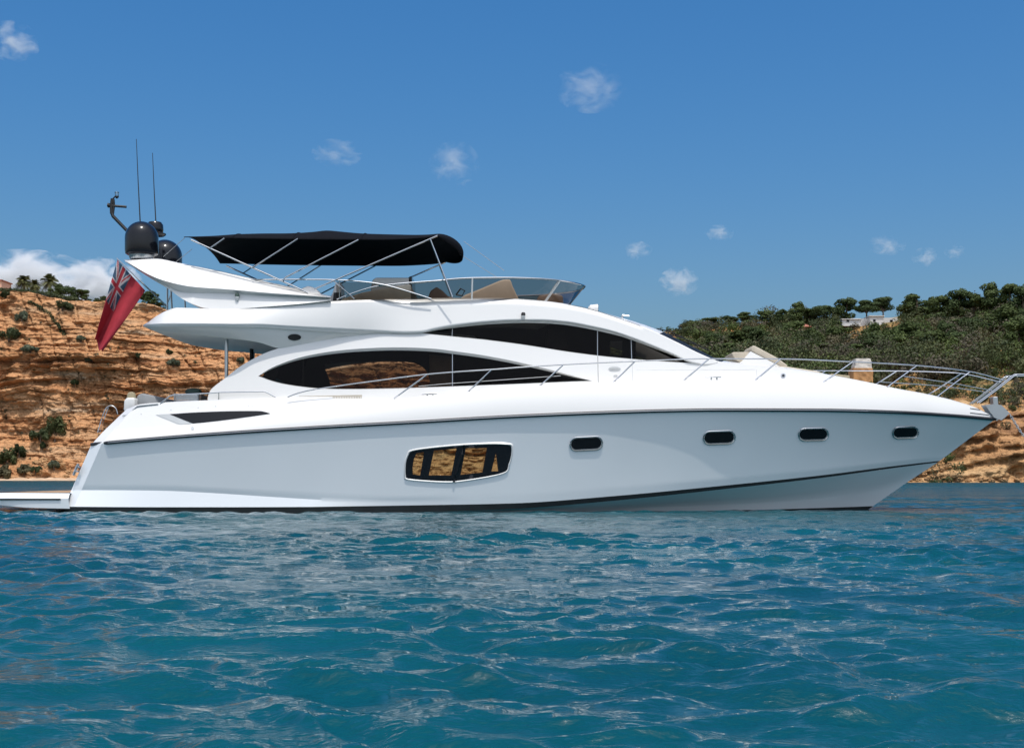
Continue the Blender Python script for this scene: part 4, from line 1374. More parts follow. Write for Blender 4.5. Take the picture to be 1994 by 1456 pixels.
# flybridge moulding: the long white band
BT = pch([(279, 633), (290, 626), (305, 615), (325, 604.5), (345, 599), (380, 600), (430, 602), (520, 597), (640, 587), (740, 583), (880, 580.3), (960, 580.3), (1060, 586), (1130, 597), (1165, 606), (1200, 617.5), (1260, 639), (1320, 667), (1360, 687), (1400, 704)])
BB = pch([(279, 634.5), (290, 631.5), (320, 630.7), (400, 630.7), (500, 632), (560, 636), (640, 641), (720, 645.5), (790, 648.5), (818, 647.6), (850, 640.5), (880, 634.8), (940, 627.5), (1000, 623.6), (1050, 623.4), (1100, 626.6), (1150, 635.2), (1200, 647), (1230, 657), (1270, 672.5), (1310, 689), (1345, 704.5), (1375, 709.5), (1400, 705.5)])
BBw = pch([(279, 1.10), (284, 1.55), (295, 1.95), (320, 2.28), (360, 2.40), (440, 2.38), (500, 2.18), (560, 2.05), (620, 1.97), (700, 1.83), (760, 1.77), (820, 1.775)])
BTw = pch([(279, 1.05), (290, 1.6), (320, 1.95), (380, 2.1), (500, 1.98), (640, 1.85), (820, 1.62)])
us_b = np.concatenate([279 + 41 * np.linspace(0, 1, 24) ** 1.6, np.linspace(322, 1398, 270)])
band = MB(); rows = [[] for _ in range(13)]
for u in us_b:
    vt, vb = float(BT(u)), float(BB(u))
    k = min(1, max(0, (u - 700) / 130.0)); k = k * k * (3 - 2 * k)
    for i in range(13):
        t = i / 12; v = vt + (vb - vt) * t
        wa = float(BTw(u)) + (float(BBw(u)) - float(BTw(u))) * (t ** 0.9) + 0.02 * math.sin(math.pi * min(1, t * 1.0)) * (1 - k)
        wb = wc(u, v) + 0.055 * min(1, max(0.15, (1398 - u) / 60))
        wb -= 0.10 * max(0, 1 - t / 0.25) ** 2 * (u < 1250)
        rows[i].append(P(u, v, wa + (wb - wa) * k))
band.grid(rows, both=True)
bandtop_near = rows[0]; bandbot_near = rows[-1]
bo = part(band, "flybridge_moulding", M['white'], sharp=40)
sol = bo.modifiers.new("Solidify", 'SOLIDIFY'); sol.thickness = 0.05; sol.offset = -1
# aft edge of the overhang, fascia and soffit
FL = pch([(279, 636), (300, 642), (340, 647), (440, 657.5), (500, 665.5), (548, 678), (600, 669), (680, 655), (760, 650.0), (800, 649.3)])
FLw = pch([(279, 0.9), (290, 1.5), (310, 1.85), (360, 2.05), (440, 2.02), (500, 1.93), (548, 1.80), (600, 1.765), (680, 1.735), (760, 1.72), (800, 1.73)])
us_f = np.concatenate([279 + 41 * np.linspace(0, 1, 16) ** 1.6, np.linspace(324, 800, 90)])
fa = MB(); fr = [[] for _ in range(7)]; low = []
for u in us_f:
    vb, vl = float(BB(u)), float(FL(u)); wb_, wl = float(BBw(u)), float(FLw(u))
    lip = min(6.0, (vl - vb) * 0.5)
    pr = [(vb, wb_ - 0.002), (vb + lip * 0.8, wb_ - 0.03), (vb + lip, wb_ - 0.07)]
    for i in range(1, 5):
        t = i / 4
        pr.append((vb + lip + (vl - vb - lip) * t, wb_ - 0.07 + (wl - wb_ + 0.07) * (t ** 1.3)))
    for i, (v, w) in enumerate(pr):
        fr[i].append(P(u, v, w))
    if u <= 552: low.append(P(u, vl, wl))
fa.grid(fr, both=True)
part(fa, "fascia", M['white'], sharp=30)
sf = MB(); sf.grid([low, mirror_pts(low)])
part(sf, "soffit", M['deck'])
ae = MB(); e0 = [fr[i][0] for i in range(7)]
ae.grid([e0, mirror_pts(e0)], flip=True)
part(ae, "overhang_edge", M['white'])
# fly deck and forward roof
fd = MB(); r0, r1, r2 = [], [], []
for u, p in zip(us_b, bandtop_near):
    if u <= 1112:
        drop = min(0.42, 0.02 + 0.012 * max(0, u - 300) * 0.5) * (1 if u < 1050 else max(0.05, (1112 - u) / 62))
        r0.append((p[0], p[1] + 0.04, p[2] - 0.004)); r1.append((p[0], p[1] + 0.12, p[2] - drop)); r2.append((p[0], YC, p[2] - drop))
fd.grid([r0, r1, r2], both=True)
part(fd, "flybridge_deck", M['deck'])

def crown(us, camb, name, m, edge_w, bulge=lambda u: 0.0):
    mb = MB(); rows = []
    for u in us:
        x, y, z = P(u, float(SIL(u)), edge_w(u))
        hw = YC - y
        row = []
        for k in range(15):
            t = k / 14; w = hw * math.cos(math.pi * t)
            q = (1 - (w / hw) ** 2) if hw > 1e-4 else 0
            row.append((x + bulge(u) * q, YC - w, z + camb(u) * q))
        rows.append(row)
    mb.grid(rows, flip=True)
    return part(mb, name, m)
ew = lambda u: max(0.02, wc(u, float(SIL(u))) - (0.02 if u < 1390 else 0.0))
crown(np.linspace(1106, 1284, 30), lambda u: 0.05 + 0.10 * min(1, (u - 1106) / 120), "cabin_roof", M['white'], ew, lambda u: 0.24 * (max(0, u - 1106) / 178.0) ** 1.5)
crown(np.linspace(1284, 1406, 26), lambda u: 0.15 - 0.04 * (u - 1284) / 128, "windscreen", M['screen_cover'], lambda u: ew(u) - 0.03, lambda u: 0.24)
crown(np.linspace(1405, 1885, 60), lambda u: 0.10 * max(0, 1 - (u - 1405) / 480) + 0.01, "foredeck", M['white'], ew, lambda u: 0.24 * max(0, 1 - (u - 1405) / 300.0))
wp = MB()
for k, (uu, dv) in enumerate(((1300, -3), (1325, -4), (1350, -3))):
    x, y, z = P(uu, float(SIL(uu)), 0.9 - k * 0.1)
    wp.tube([(x - 0.25, y, z + 0.22), (x + 0.05, y + 0.1, z + 0.16), (x + 0.45, y + 0.5, z + 0.05)], 0.014, 5)
part(wp, "wiper", M['black'])

# radar arch wing
AU = spl([(243, 507.5), (270, 505.5), (302, 504.5), (350, 513), (420, 527), (480, 540.5), (545, 555), (600, 567.5), (643, 577.5)], 6)
f_ridge = pch([(243, 508), (262, 519), (285, 532), (310, 543), (345, 553), (372, 558), (440, 563), (520, 570), (600, 575.5), (643, 579)])
f_low = pch([(243, 508.6), (270, 527), (300, 546), (330, 564), (352, 580), (375, 592), (400, 600), (430, 602.6), (520, 597), (600, 590), (643, 585)])
f_mid = pch([(243, 508.3), (300, 544), (330, 559), (352, 568), (372, 570.5), (430, 571), (520, 575), (600, 579), (643, 581)])
f_up = pch(AU[::6])
arch = MB(); rws = [[] for _ in range(8)]
for u in np.linspace(243, 644, 90):
    t = (u - 243) / 401
    vu, vr, vm, vl = float(f_up(u)), float(f_ridge(u)), float(f_mid(u)), float(f_low(u))
    wr = 1.95 + 0.10 * math.sin(math.pi * t)
    wl = wr - 0.10
    und = max(0.0, 1 - t / 0.33)
    seq = [(vu - 1.0, wr - 0.75), (vu, wr - 0.36), (vu + (vr - vu) * 0.5, wr - 0.16), (vr, wr),
           (vr + (vm - vr) * 0.5, wr - 0.07), (vm, wr - 0.13 - 0.08 * und), (vm + 0.6, wr - 0.12 - 0.2 * und), (vl, wr - 0.02 - 0.45 * und)]
    for i, (v, w) in enumerate(seq):
        rws[i].append(P(u, v, w))
arch.grid(rws, both=True)
back = [[(x, 2 * (YC - 1.3) - y, z) if False else (x, YC - 1.25, z) for x, y, z in rws[i]] for i in (0, 7)]
arch.grid([rws[7], back[1], back[0], rws[0]], both=True)
ar = part(arch, "radar_arch", M['white'], sharp=24)
cb = MB()
p0 = P(246, 508, 1.5); p1 = P(352, 514, 1.5)
cb.add([(p0[0], YC - 1.6, p0[2]), (p1[0], YC - 1.6, p1[2]), (p1[0], YC + 1.6, p1[2]), (p0[0], YC + 1.6, p0[2]),
        (p0[0] + .15, YC - 1.6, p0[2] - .12), (p1[0], YC - 1.6, p1[2] - .25), (p1[0], YC + 1.6, p1[2] - .25), (p0[0] + .15, YC + 1.6, p0[2] - .12)],
       [(0, 1, 2, 3), (7, 6, 5, 4), (4, 5, 1, 0), (5, 6, 2, 1), (6, 7, 3, 2), (7, 4, 0, 3)])
part(cb, "arch_beam", M['white'], ar, smooth=False, bevel=0.03)

# domes, radar, mast, whips
def dome(u, vb, vt, w, wpx, label=None):
    c = P(u, vb, w); s = (YC - w - CY) / F; r = wpx / 2 * s; h = (vb - vt) * s
    mb = MB()
    prof = [(r * 0.78, 0.0), (r * 0.97, 0.05 * h), (r, 0.14 * h), (r, 0.5 * h)] + [(r * math.cos(t), 0.5 * h + 0.5 * h * math.sin(t)) for t in np.linspace(0.12, 1.54, 12)]
    mb.lathe(c, prof, 36)
    o = part(mb, "satellite_dome", M['black_gloss'])
    st = MB(); st.lathe((c[0], c[1], c[2] - 0.10), [(r * 0.66, 0), (r * 0.72, 0.035), (r * 0.76, 0.10)], 28)
    part(st, "pedestal", M['steel_dull'], o)
    return o
dome(276, 498, 431.5, 1.25, 64)
dome(322, 531, 467, -1.30, 64)
rd = MB(); c = P(306, 460, 0.0); s = 32.7 / F
rd.lathe(c, [(13 * s, 0), (17 * s, 3 * s), (17 * s, 5 * s), (14 * s, 6 * s)], 28)
rd.lathe((c[0] - 4 * s, c[1], c[2] + 8 * s), [(15 * s, 0), (16 * s, 4 * s), (15.5 * s, 14 * s), (12 * s, 19 * s), (2 * s, 20 * s)], 28)
rd.tube([(c[0] - 8 * s, c[1], c[2]), (c[0] - 10 * s, c[1], c[2] - 46 * s)], 0.05, 8)
part(rd, "radar_scanner", M['black_gloss'])
ms = MB()
ms.tube([P(258, 470, 0.3), P(247, 449, 0.3), P(220, 421, 0.3), P(217.5, 414, 0.3)], 0.042, 8)
ms.tube([P(217.5, 416, 0.3), P(217, 400, 0.3), P(219, 387, 0.3)], 0.045, 8)
ms.tube([P(220, 416, 0.3), P(222, 400, 0.3), P(221, 388, 0.3)], 0.03, 8)
ms.tube([P(209, 400, 0.3), P(246, 403, 0.3)], 0.032, 6)
ms.tube([P(210, 400, 0.3), P(213, 400, 0.3)], 0.06, 6)
ms.tube([P(219, 388, 0.3), P(224, 383, 0.3), P(227, 383, 0.3)], 0.018, 6)
ms.lathe(P(227.5, 387, 0.3), [(0.01, 0), (0.05, 3 * s), (0.05, 5 * s)], 12)
mst = part(ms, "mast", M['black'])
ml = MB(); ml.lathe(P(227.5, 382, 0.3), [(0.045, 0), (0.045, 6 * s), (0.055, 6.5 * s), (0.055, 7.5 * s)], 12)
part(ml, "mast_light", M['clear'], mst)
for (u0, v0, u1, v1, w) in ((273, 433, 265.5, 271, 0.6), (303.5, 433, 297, 298, -0.4)):
    wh = MB(); wh.tube([P(u0, v0 + 40, w), P(u0, v0, w), P((u0 + u1) / 2 - 0.3, (v0 + v1) / 2, w), P(u1, v1, w)], 0.020, 6, r1=0.007)
    part(wh, "whip_antenna", M['black'])

# bimini
BW = 1.9
def bim():
    mb = MB(); rows = []
    top_near = pch([(358, 461), (385, 461.5), (440, 463), (545, 465), (640, 466), (740, 466.5), (820, 463), (852, 459)])
    crestv = pch([(358, 460), (400, 455.5), (450, 449.5), (545, 447), (600, 443.5), (625, 441), (650, 443), (700, 447), (760, 450), (830, 451), (852, 450.5)])
    N = 64
    for i, u in enumerate(np.linspace(358, 852, N)):
        x, y, zn = P(u, float(top_near(u)), BW)
        # crest of the roof stands over the shoulder at half breadth 1.2
        dcrest = YC - 1.15 - CY
        zc = CH + (VH - float(crestv(u))) * dcrest / F
        row = []
        for k in range(33):
            t = -1 + 2 * k / 32
            w = BW * t
            z = zn + (zc - zn) * (1 - abs(t) ** 2.6) * 1.02
            z += 0.006 * math.sin(u * 0.05 + 3 * t) * (1 - t * t)
            # rounded front
            row.append((x, YC - w, z))
        rows.append(row)
    # rounded drooping front lip
    xl, zl = rows[-1][0][0], None
    for j in range(1, 13):
        a_ = j / 12 * math.pi * 0.62
        row = []
        for k in range(33):
            t = -1 + 2 * k / 32
            bulge = 0.54 * (1 - abs(t) ** 2.3)
            x0_, y0_, z0_ = rows[N - 1][k]
            row.append((x0_ + bulge * math.sin(min(a_, math.pi / 2) * 1.0) * 1.0 - bulge * 0.10 * max(0, a_ - math.pi / 2), y0_, z0_ - (0.62 * (1 - abs(t) ** 3)) * (1 - math.cos(a_)) * 0.50))
        rows.append(row)
    mb.grid(rows, flip=True)
    o = part(mb, "bimini_canopy", M['canvas'], sharp=50)
    so = o.modifiers.new("Solidify", 'SOLIDIFY'); so.thickness = 0.015
    # stitched seams
    for i in (12, 27, 44):
        sm = MB(); sm.tube([(p[0], p[1], p[2] + 0.004) for p in rows[i]], 0.012, 5)
        part(sm, "batten", M['canvas'], o)
    def pole(a_, b_, r=0.016, wa=BW, wb=BW):
        for sg in (1, -1):
            pm = MB(); pts = [P(a_[0], a_[1], wa), P(b_[0], b_[1], wb)]
            if sg < 0: pts = mirror_pts(pts)
            pm.tube(pts, r, 8); part(pm, "bimini_pole", M['steel'], o)
    pole((372, 467), (600, 570), 0.020, BW, 1.85)
    pole((437, 464), (408, 484)); pole((580, 465), (492, 521)); pole((698, 467), (556, 540), 0.018); pole((556, 540), (551, 546))
    pole((852, 459), (612, 563), 0.018); pole((838, 466), (881, 578), 0.018); pole((650, 547), (690, 582), 0.014, BW, 1.75)
    for a_, b_, wa, wb in (((903, 470), (982, 527), 0.4, 0.9), ((895, 495), (968, 540), -0.6, -0.6), ((360, 463), (318, 500), 1.8, 1.3), ((374, 485), (330, 520), 0.8, 0.6)):
        tm = MB(); tm.tube([P(*a_, wa), P(*b_, wb)], 0.006, 5); part(tm, "tether", M['rope'], o)
bim()

# flybridge windscreen
def flyscreen():
    top = [(800, 552, 1.72), (850, 546.5, 1.72), (900, 542, 1.70), (950, 540.8, 1.66), (1000, 540.8, 1.58), (1050, 542.5, 1.42), (1090, 546, 1.15), (1120, 551, 0.75), (1136, 555.5, 0.35), (1139, 558, 0.0)]
    bot = [(800, 583, 1.66), (850, 583, 1.64), (900, 583, 1.62), (945, 583, 1.58), (985, 585, 1.48), (1025, 588, 1.28), (1058, 592, 1.0), (1085, 596, 0.62), (1100, 599, 0.3), (1105, 600, 0.0)]
    def full(l):
        pts = spl(l, 5); near = [P(*p) for p in pts]
        return near + mirror_pts(near)[-2::-1]
    tp_, bt = full(top), full(bot)
    mid = [tuple((np.array(a_) + np.array(b_)) / 2) for a_, b_ in zip(tp_, bt)]
    mb = MB(); mb.grid([tp_, mid, bt])
    o = part(mb, "fly_windscreen", M['screen'])
    rm = MB(); rm.tube(tp_, 0.020, 8); part(rm, "screen_rail", M['steel'], o)
    for j in (30, len(tp_) - 31):
        sm = MB(); sm.tube([tp_[j], bt[j]], 0.032, 6); part(sm, "screen_post", M['white'], o)
    for j in (12, len(tp_) - 13):
        sm = MB(); sm.tube([tp_[j], bt[j]], 0.022, 6); part(sm, "screen_post", M['white'], o)
    # side wing of glass running aft
    for sg in (1, -1):
        wm = MB()
        a_ = [P(655, 548, 1.78), P(700, 549.5, 1.78), P(745, 554, 1.77), P(790, 566, 1.74), P(835, 579, 1.7)]
        b_ = [P(655, 584, 1.74), P(700, 584, 1.74), P(745, 583.5, 1.72), P(790, 583, 1.7), P(836, 582, 1.69)]
        if sg < 0: a_, b_ = mirror_pts(a_), mirror_pts(b_)
        wm.grid([a_, b_]); part(wm, "side_screen", M['screen'], o)
    # handrails
    for pts in ([(480, 545, 1.70), (520, 544.4, 1.74), (600, 544.2, 1.78), (650, 545, 1.8), (700, 548, 1.8), (745, 554, 1.79), (790, 566, 1.76), (840, 582, 1.72)],
                [(656, 583, 1.74), (690, 570, 1.76), (730, 558, 1.77), (780, 552, 1.76), (830, 548, 1.74), (870, 545.5, 1.73)]):
        hm_ = MB(); hm_.tube([P(*p) for p in spl(pts, 4)], 0.016, 7, both=True); part(hm_, "handrail", M['steel'], o)
    pm = MB(); pm.tube([P(661, 547, 1.8), P(661, 583, 1.76)], 0.012, 6, both=True); part(pm, "handrail_post", M['steel'], o)
flyscreen()

# things fixed on the flybridge
f1_ = MB(); f1_.prism([(892, 584), (905, 574), (935, 562), (972, 546.5), (980, 543.8), (994, 543.5), (998, 556), (1014, 590)], 1.05, -0.3)
part(f1_, "helm_seat_cover", M['cover'], bevel=0.05, sharp=0)
f2 = MB(); f2.prism([(660, 588), (668, 580), (705, 569), (745, 562), (792, 553), (800, 553), (800, 588)], 1.45, -1.2)
part(f2, "lounge_seat", M['cushion'], bevel=0.05, sharp=0)
f3 = MB(); f3.prism([(722, 560), (725, 545), (732, 540.5), (796, 540.5), (796, 586), (722, 586)], 0.55, -0.7)
part(f3, "wet_bar", M['white'], smooth=False, bevel=0.03)
f4 = MB(); f4.prism([(796.5, 539), (802, 537), (803, 586), (796.5, 586)], 0.5, -0.65)
part(f4, "bar_panel", M['slot'], smooth=False, bevel=0.01)
f5 = MB(); f5.prism([(640, 586), (648, 568), (652, 553), (664, 550), (664, 586)], 0.9, 0.2)
part(f5, "locker", M['white'], smooth=False, bevel=0.03)
f6 = MB(); f6.prism([(648, 586), (650, 569.5), (663, 569.5), (663, 586)], 1.0, 0.9)
part(f6, "locker_recess", M['black'], smooth=False)
f7 = MB(); f7.prism([(830, 588), (838, 566), (850, 558), (862, 566), (872, 576), (884, 580), (884, 588)], 0.9, 0.3)
part(f7, "helm_chair", M['brown'], bevel=0.04, sharp=0)
f8 = MB(); f8.prism([(1042, 594), (1048, 576), (1075, 571), (1096, 575), (1098, 600)], 0.55, -0.55)
part(f8, "dashboard", M['brown'], bevel=0.04, sharp=0)
f9 = MB(); f9.tube([P(888, 574, .8), P(897, 562, .8), P(905, 566, .8), P(900, 576, .8), P(888, 574, .8)], 0.02, 6)
part(f9, "steering_wheel", M['black'])
f10 = MB(); f10.prism([(575, 573), (585, 562), (600, 556), (612, 560), (620, 566), (628, 576), (628, 586), (575, 586)], 1.5, 0.9)
part(f10, "life_raft", M['white'], bevel=0.04, sharp=0)

# small fittings placed on the sides
SUPB = sd.bvh(); BANDB = band.bvh(); ARB = arch.bvh(); FAB = fa.bvh()
def disc(bvh, u, v, ru, rv, off, name, m, parent=None, n=28, ring=False):
    pts = [(u + ru * math.cos(t), v + rv * math.sin(t)) for t in np.linspace(0, 2 * math.pi, n, endpoint=False)]
    v2, t2 = tri_patch(pts, (), max(1.5, min(ru, rv) * 0.7))
    near = on_surface(bvh, v2, off)
    mb = MB(); mb.add(near, t2, both=True)
    return part(mb, name, M[m], parent)
sp = disc(FAB, 573.5, 656.3, 13, 6.2, 0.012, "speaker_grille", 'black')
bd = disc(SUPB, 1196.5, 718.5, 12, 4.6, 0.008, "badge", 'window_grey')
bm_ = MB()
for dv in (-1.1, 0.0, 1.1):
    bm_.tube(on_surface(SUPB, [(1187 + abs(dv), 718.5 + dv), (1206 - abs(dv), 718.5 + dv)], 0.012), 0.004, 4)
part(bm_, "badge_lettering", M['steel_dull'], bd)
sm_ = MB()
for uu in (1195.5, 1197.6, 1199.8, 1201.6):
    sm_.tube(on_surface(SUPB, [(uu, 730.6), (uu, 735)], 0.006), 0.006, 4)
sm_.tube(on_surface(SUPB, [(1195.5, 730.6), (1202, 730.6)], 0.006), 0.004, 4)
part(sm_, "number_mark", M['window_grey'])
pl = disc(SUPB, 1525, 731.5, 4.6, 4.6, 0.01, "vent_cap", 'steel_dull')
disc(SUPB, 1525, 731.5, 2.6, 2.6, 0.016, "vent_core", 'rubber', pl)
disc(HULL, 375, 834, 3.0, 3.0, 0.012, "drain_cap", 'steel_dull')
for uu, vv in ((275, 806), (333, 798), (386, 794), (420, 791), (484, 791), (491, 790)):
    disc(HULL, uu, vv, 1.1, 1.1, 0.006, "drain_hole", 'window_grey', n=10)
# louvres
lv = MB()
for k in range(18):
    uu = 648 + k * 3.2
    lv.prism([(uu, 772.4), (uu + 1.5, 772), (uu + 1.5, 775.5), (uu, 775.5)], wc(uu, 772) + 0.02, wc(uu, 772) - 0.05, both=True)
part(lv, "air_vent", M['cushion'], smooth=False)
lv2 = MB(); lv2.add([P(582, 771, wc(582, 771) + .004), P(705, 768.8, wc(705, 769) + .006), P(705, 771.4, wc(705, 771) + .006), P(582, 771.8, wc(582, 771) + .004)], [(0, 3, 2, 1)], both=True)
part(lv2, "vent_trim", M['cushion'], smooth=False)
# lights
def small_light(u, v, w, m_top, name):
    c = P(u, v, w); mb = MB()
    mb.lathe((c[0], c[1] - 0.02, c[2] - 0.09), [(0.02, 0), (0.045, 0.05), (0.05, 0.09)], 14)
    o = part(mb, name, M['white'])
    m2 = MB(); m2.lathe((c[0], c[1] - 0.02, c[2] + 0.0), [(0.05, 0), (0.052, 0.05), (0.035, 0.08)], 14)
    part(m2, "lens", M[m_top], o)
l_, n_ = hit(ARB, 462, 578); small_light(462, 578, YC - l_.y + 0.03 if l_ else 2.0, 'green', "starboard_light")
l_, n_ = hit(BANDB, 1019, 616); small_light(1019, 615, YC - l_.y + 0.03 if l_ else 1.7, 'black', "deck_light")
sl = MB(); c = P(1155, 605, 0.5)
sl.tube([(c[0], c[1], c[2] - 0.1), c], 0.05, 10)
sl.lathe((c[0] - 0.12, c[1], c[2] + 0.06), [(0.03, 0), (0.085, 0.05), (0.10, 0.22), (0.10, 0.235)], 18, axis='X')
slo = part(sl, "searchlight", M['white'])
sg = MB(); sg.lathe((c[0] + 0.117, c[1], c[2] + 0.06), [(0.09, 0), (0.09, 0.012)], 18, axis='X'); part(sg, "searchlight_glass", M['clear'], slo)
hn = MB(); c = P(1212, 621, 0.7)
hn.tube([(c[0], c[1], c[2] - 0.1), (c[0], c[1], c[2] + 0.09)], 0.03, 8); hn.tube([(c[0], c[1], c[2] + .09), (c[0] + .16, c[1], c[2] + .07)], 0.02, 6)
part(hn, "horn", M['steel_dull'])

# slot window in the aft bulwark
SL_OUT = spl([(303, 807), (352, 827)], 2)
SLG = [(303, 807.5), (330, 806), (331, 808.2), (374, 824.8), (351, 826.6), (345, 826)]
SLK = [(330, 806.5)] + spl([(330, 806.5), (380, 803.2), (440, 801), (500, 800.4), (515, 802), (527, 805.5)], 3)[1:] + spl([(527, 805.5), (490, 810.8), (440, 817.5), (400, 822.5), (376, 824.6)], 3)[1:]
def hull_patch(poly, off, name, m, parent=None, step=6):
    v2, t2 = tri_patch(poly, (), step)
    mb = MB(); mb.add(on_surface(HULL, v2, off), t2, both=True)
    return part(mb, name, M[m], parent)
sw_ = hull_patch(SLK, 0.012, "bulwark_window", 'slot')
hull_patch([(303, 807.5), (329, 806), (374, 825.2), (351, 827)], 0.008, "window_recess", 'window_grey', sw_)

# portholes
def stadium(u0, u1, v0, v1, tilt=0.0, k=1.0):
    r = (v1 - v0) / 2; vc_ = (v0 + v1) / 2; pts = []
    for t in np.linspace(-math.pi / 2, math.pi / 2, 9): pts.append((u1 - r * k + r * k * math.cos(t), vc_ + r * math.sin(t)))
    for t in np.linspace(math.pi / 2, 1.5 * math.pi, 9): pts.append((u0 + r * k + r * k * math.cos(t), vc_ + r * math.sin(t)))
    um = (u0 + u1) / 2
    return [(u, v + tilt * (u - um)) for u, v in pts]
for (u0, u1, v0, v1, tl) in ((1112, 1171, 852.5, 874, -0.05), (1371.5, 1429, 841, 862, -0.035), (1557, 1610.5, 835.5, 855, -0.02), (1740, 1786, 833, 850.5, -0.03)):
    st_ = stadium(u0 - 2.2, u1 + 2.2, v0 - 2.2, v1 + 2.2, tl)
    st_i = stadium(u0, u1, v0, v1, tl)
    po = hull_patch(st_i, 0.006, "porthole", 'slot', step=5)
    rim = MB()
    ring = on_surface(HULL, st_, 0.012)
    rim.tube(ring + ring[:2], 0.016, 7, both=True, cap=False)
    part(rim, "porthole_rim", M['steel'], po)

# large hull window
def hull_window():
    cu, cv = 892, 901
    outer = [(cu + (u - cu) * 1.028, cv + (v - cv) * 1.09) for u, v in HWIN]
    inner = [(cu + (u - cu) * 0.985, cv + (v - cv) * 0.955) for u, v in HWIN]
    def ring(a_, b_):
        mid = [(p[0] * .5 + q[0] * .5, p[1] * .5 + q[1] * .5) for p, q in zip(a_, b_)]
        mb = MB()
        mb.grid([on_surface(HULL, a_, -0.004), on_surface(HULL, mid, 0.026), on_surface(HULL, b_, 0.004)], closed=True, flip=True)
        return mb
    fr_ = part(ring(outer, inner), "hull_window", M['white'])
    panes = [[(804, 923), (803.5, 910), (806, 894), (811, 882), (826, 879.5), (818, 925)], [(835, 925), (845, 877), (889, 873), (878.5, 925)],
             [(897, 924), (907, 872.5), (948, 872), (939.5, 919)], [(957, 917), (965.5, 882), (970, 917)]]
    big = [(cu + (u - cu) * 1.005, cv + (v - cv) * 1.02) for u, v in HWIN]
    v2, t2 = tri_patch(big, panes, 8)
    m2 = MB(); m2.add(on_surface(HULL, v2, 0.010), t2)
    part(m2, "mullion", M['black_gloss'], fr_, sharp=0)
    v3, t3 = tri_patch(big, (), 14)
    m3 = MB(); m3.add(on_surface(HULL, v3, 0.006), t3)
    part(m3, "pane", M['glass_hull'], fr_)
    b = MB(); b.tube(on_surface(HULL, [(905, 866), (900, 884), (888, 924), (884, 938)], 0.012), 0.035, 8)
    part(b, "window_bar", M['black_gloss'], fr_)
    # the opposite side has a plain opening with the same surround
    fo = [(UC - (UC - u) * 1.02 + 3, cv + (v - cv) * 1.06) for u, v in HWIN_FAR]
    fi = [(u * 0.985 + 873 * 0.015, cv + (v - cv) * 0.93) for u, v in HWIN_FAR]
    fb = ring(fo, fi); fb.v = mirror_pts(fb.v); fb.f = [f[::-1] for f in fb.f]
    part(fb, "hull_window", M['black_gloss'])
hull_window()
# waterline outlets
for uu, vv in ((155, 998), (165, 998), (176, 998), (190, 998), (290, 998.4), (430, 998)):
    pass

# deck rails
top_v = pch([(560, 773), (575, 767), (600, 760.5), (650, 752.5), (700, 745.5), (760, 737.5), (832, 728.5), (900, 723), (957, 719.5), (1020, 714.5), (1096, 710), (1236, 703.5), (1380, 698.5), (1520, 698.8), (1660, 704.5), (1785, 711.5), (1888, 723.5), (1962, 742.5)])
rail_w = lambda u: max(0.12, float(A_w(min(u, 1930))) - 0.13 if u < 1880 else 0.31 - (u - 1880) * 0.0014)
rail = MB()
rail.tube([P(u, float(top_v(u)), rail_w(u)) for u in np.concatenate([np.linspace(560, 700, 14), np.linspace(720, 1960, 60)])], 0.0145, 8, both=True)
guard = part(rail, "guard_rail", M['steel'])
ST = [((767, 776), (832, 729)), ((907, 767), (957, 720)), ((1047, 755), (1096, 711)), ((1192, 746.5), (1236, 704)), ((1330, 742), (1380, 699)), ((1470, 741), (1520, 699)), ((1603, 744.5), (1660, 705)), ((1727, 754), (1785, 712)), ((1825, 772), (1888, 724))]
for (b0, t0) in ST:
    for sg in (1, -1):
        mb = MB(); pts = [P(b0[0], b0[1], rail_w(b0[0]) + 0.02), P(*t0, rail_w(t0[0]))]
        if sg < 0: pts = mirror_pts(pts)
        mb.tube(pts, 0.017, 7)
        part(mb, "stanchion", M['steel'], guard)
mw = MB(); mw2 = MB()
mw.tube([P(u, v, rail_w(u)) for u, v in ((815, 752), (870, 747), (930, 743), (1000, 738), (1092, 731.5))], 0.007, 5, both=True)
mw2.tube([P(u, v, rail_w(u)) for u, v in ((1755, 732), (1800, 738), (1860, 747), (1932, 760.5))], 0.011, 5, both=True)
part(mw, "mid_rail", M['wire'], guard); part(mw2, "mid_rail", M['steel_dull'], guard)
pp = MB()
for uo in (0, 4.5):
    pp.tube([P(u + uo, v, 0.27) for u, v in ((1903, 784), (1940, 756.5), (1970, 732.5), (1976, 729))] + [P(2030, 729, 0.2), P(2042, 731, 0.05), P(2042, 731, 0)], 0.017, 7, both=True)
part(pp, "bow_pulpit", M['steel'], guard)
ar_ = MB()
ar_.tube([P(u, v, 2.18) for u, v in ((312, 786), (330, 771), (340, 768.5), (400, 766), (430, 763.5), (515, 762), (522, 765), (538, 774))], 0.015, 7, both=True)
ar_.tube([P(426, 764, 2.18), P(426, 778, 2.18)], 0.015, 6, both=True)
part(ar_, "aft_rail", M['steel'], guard)
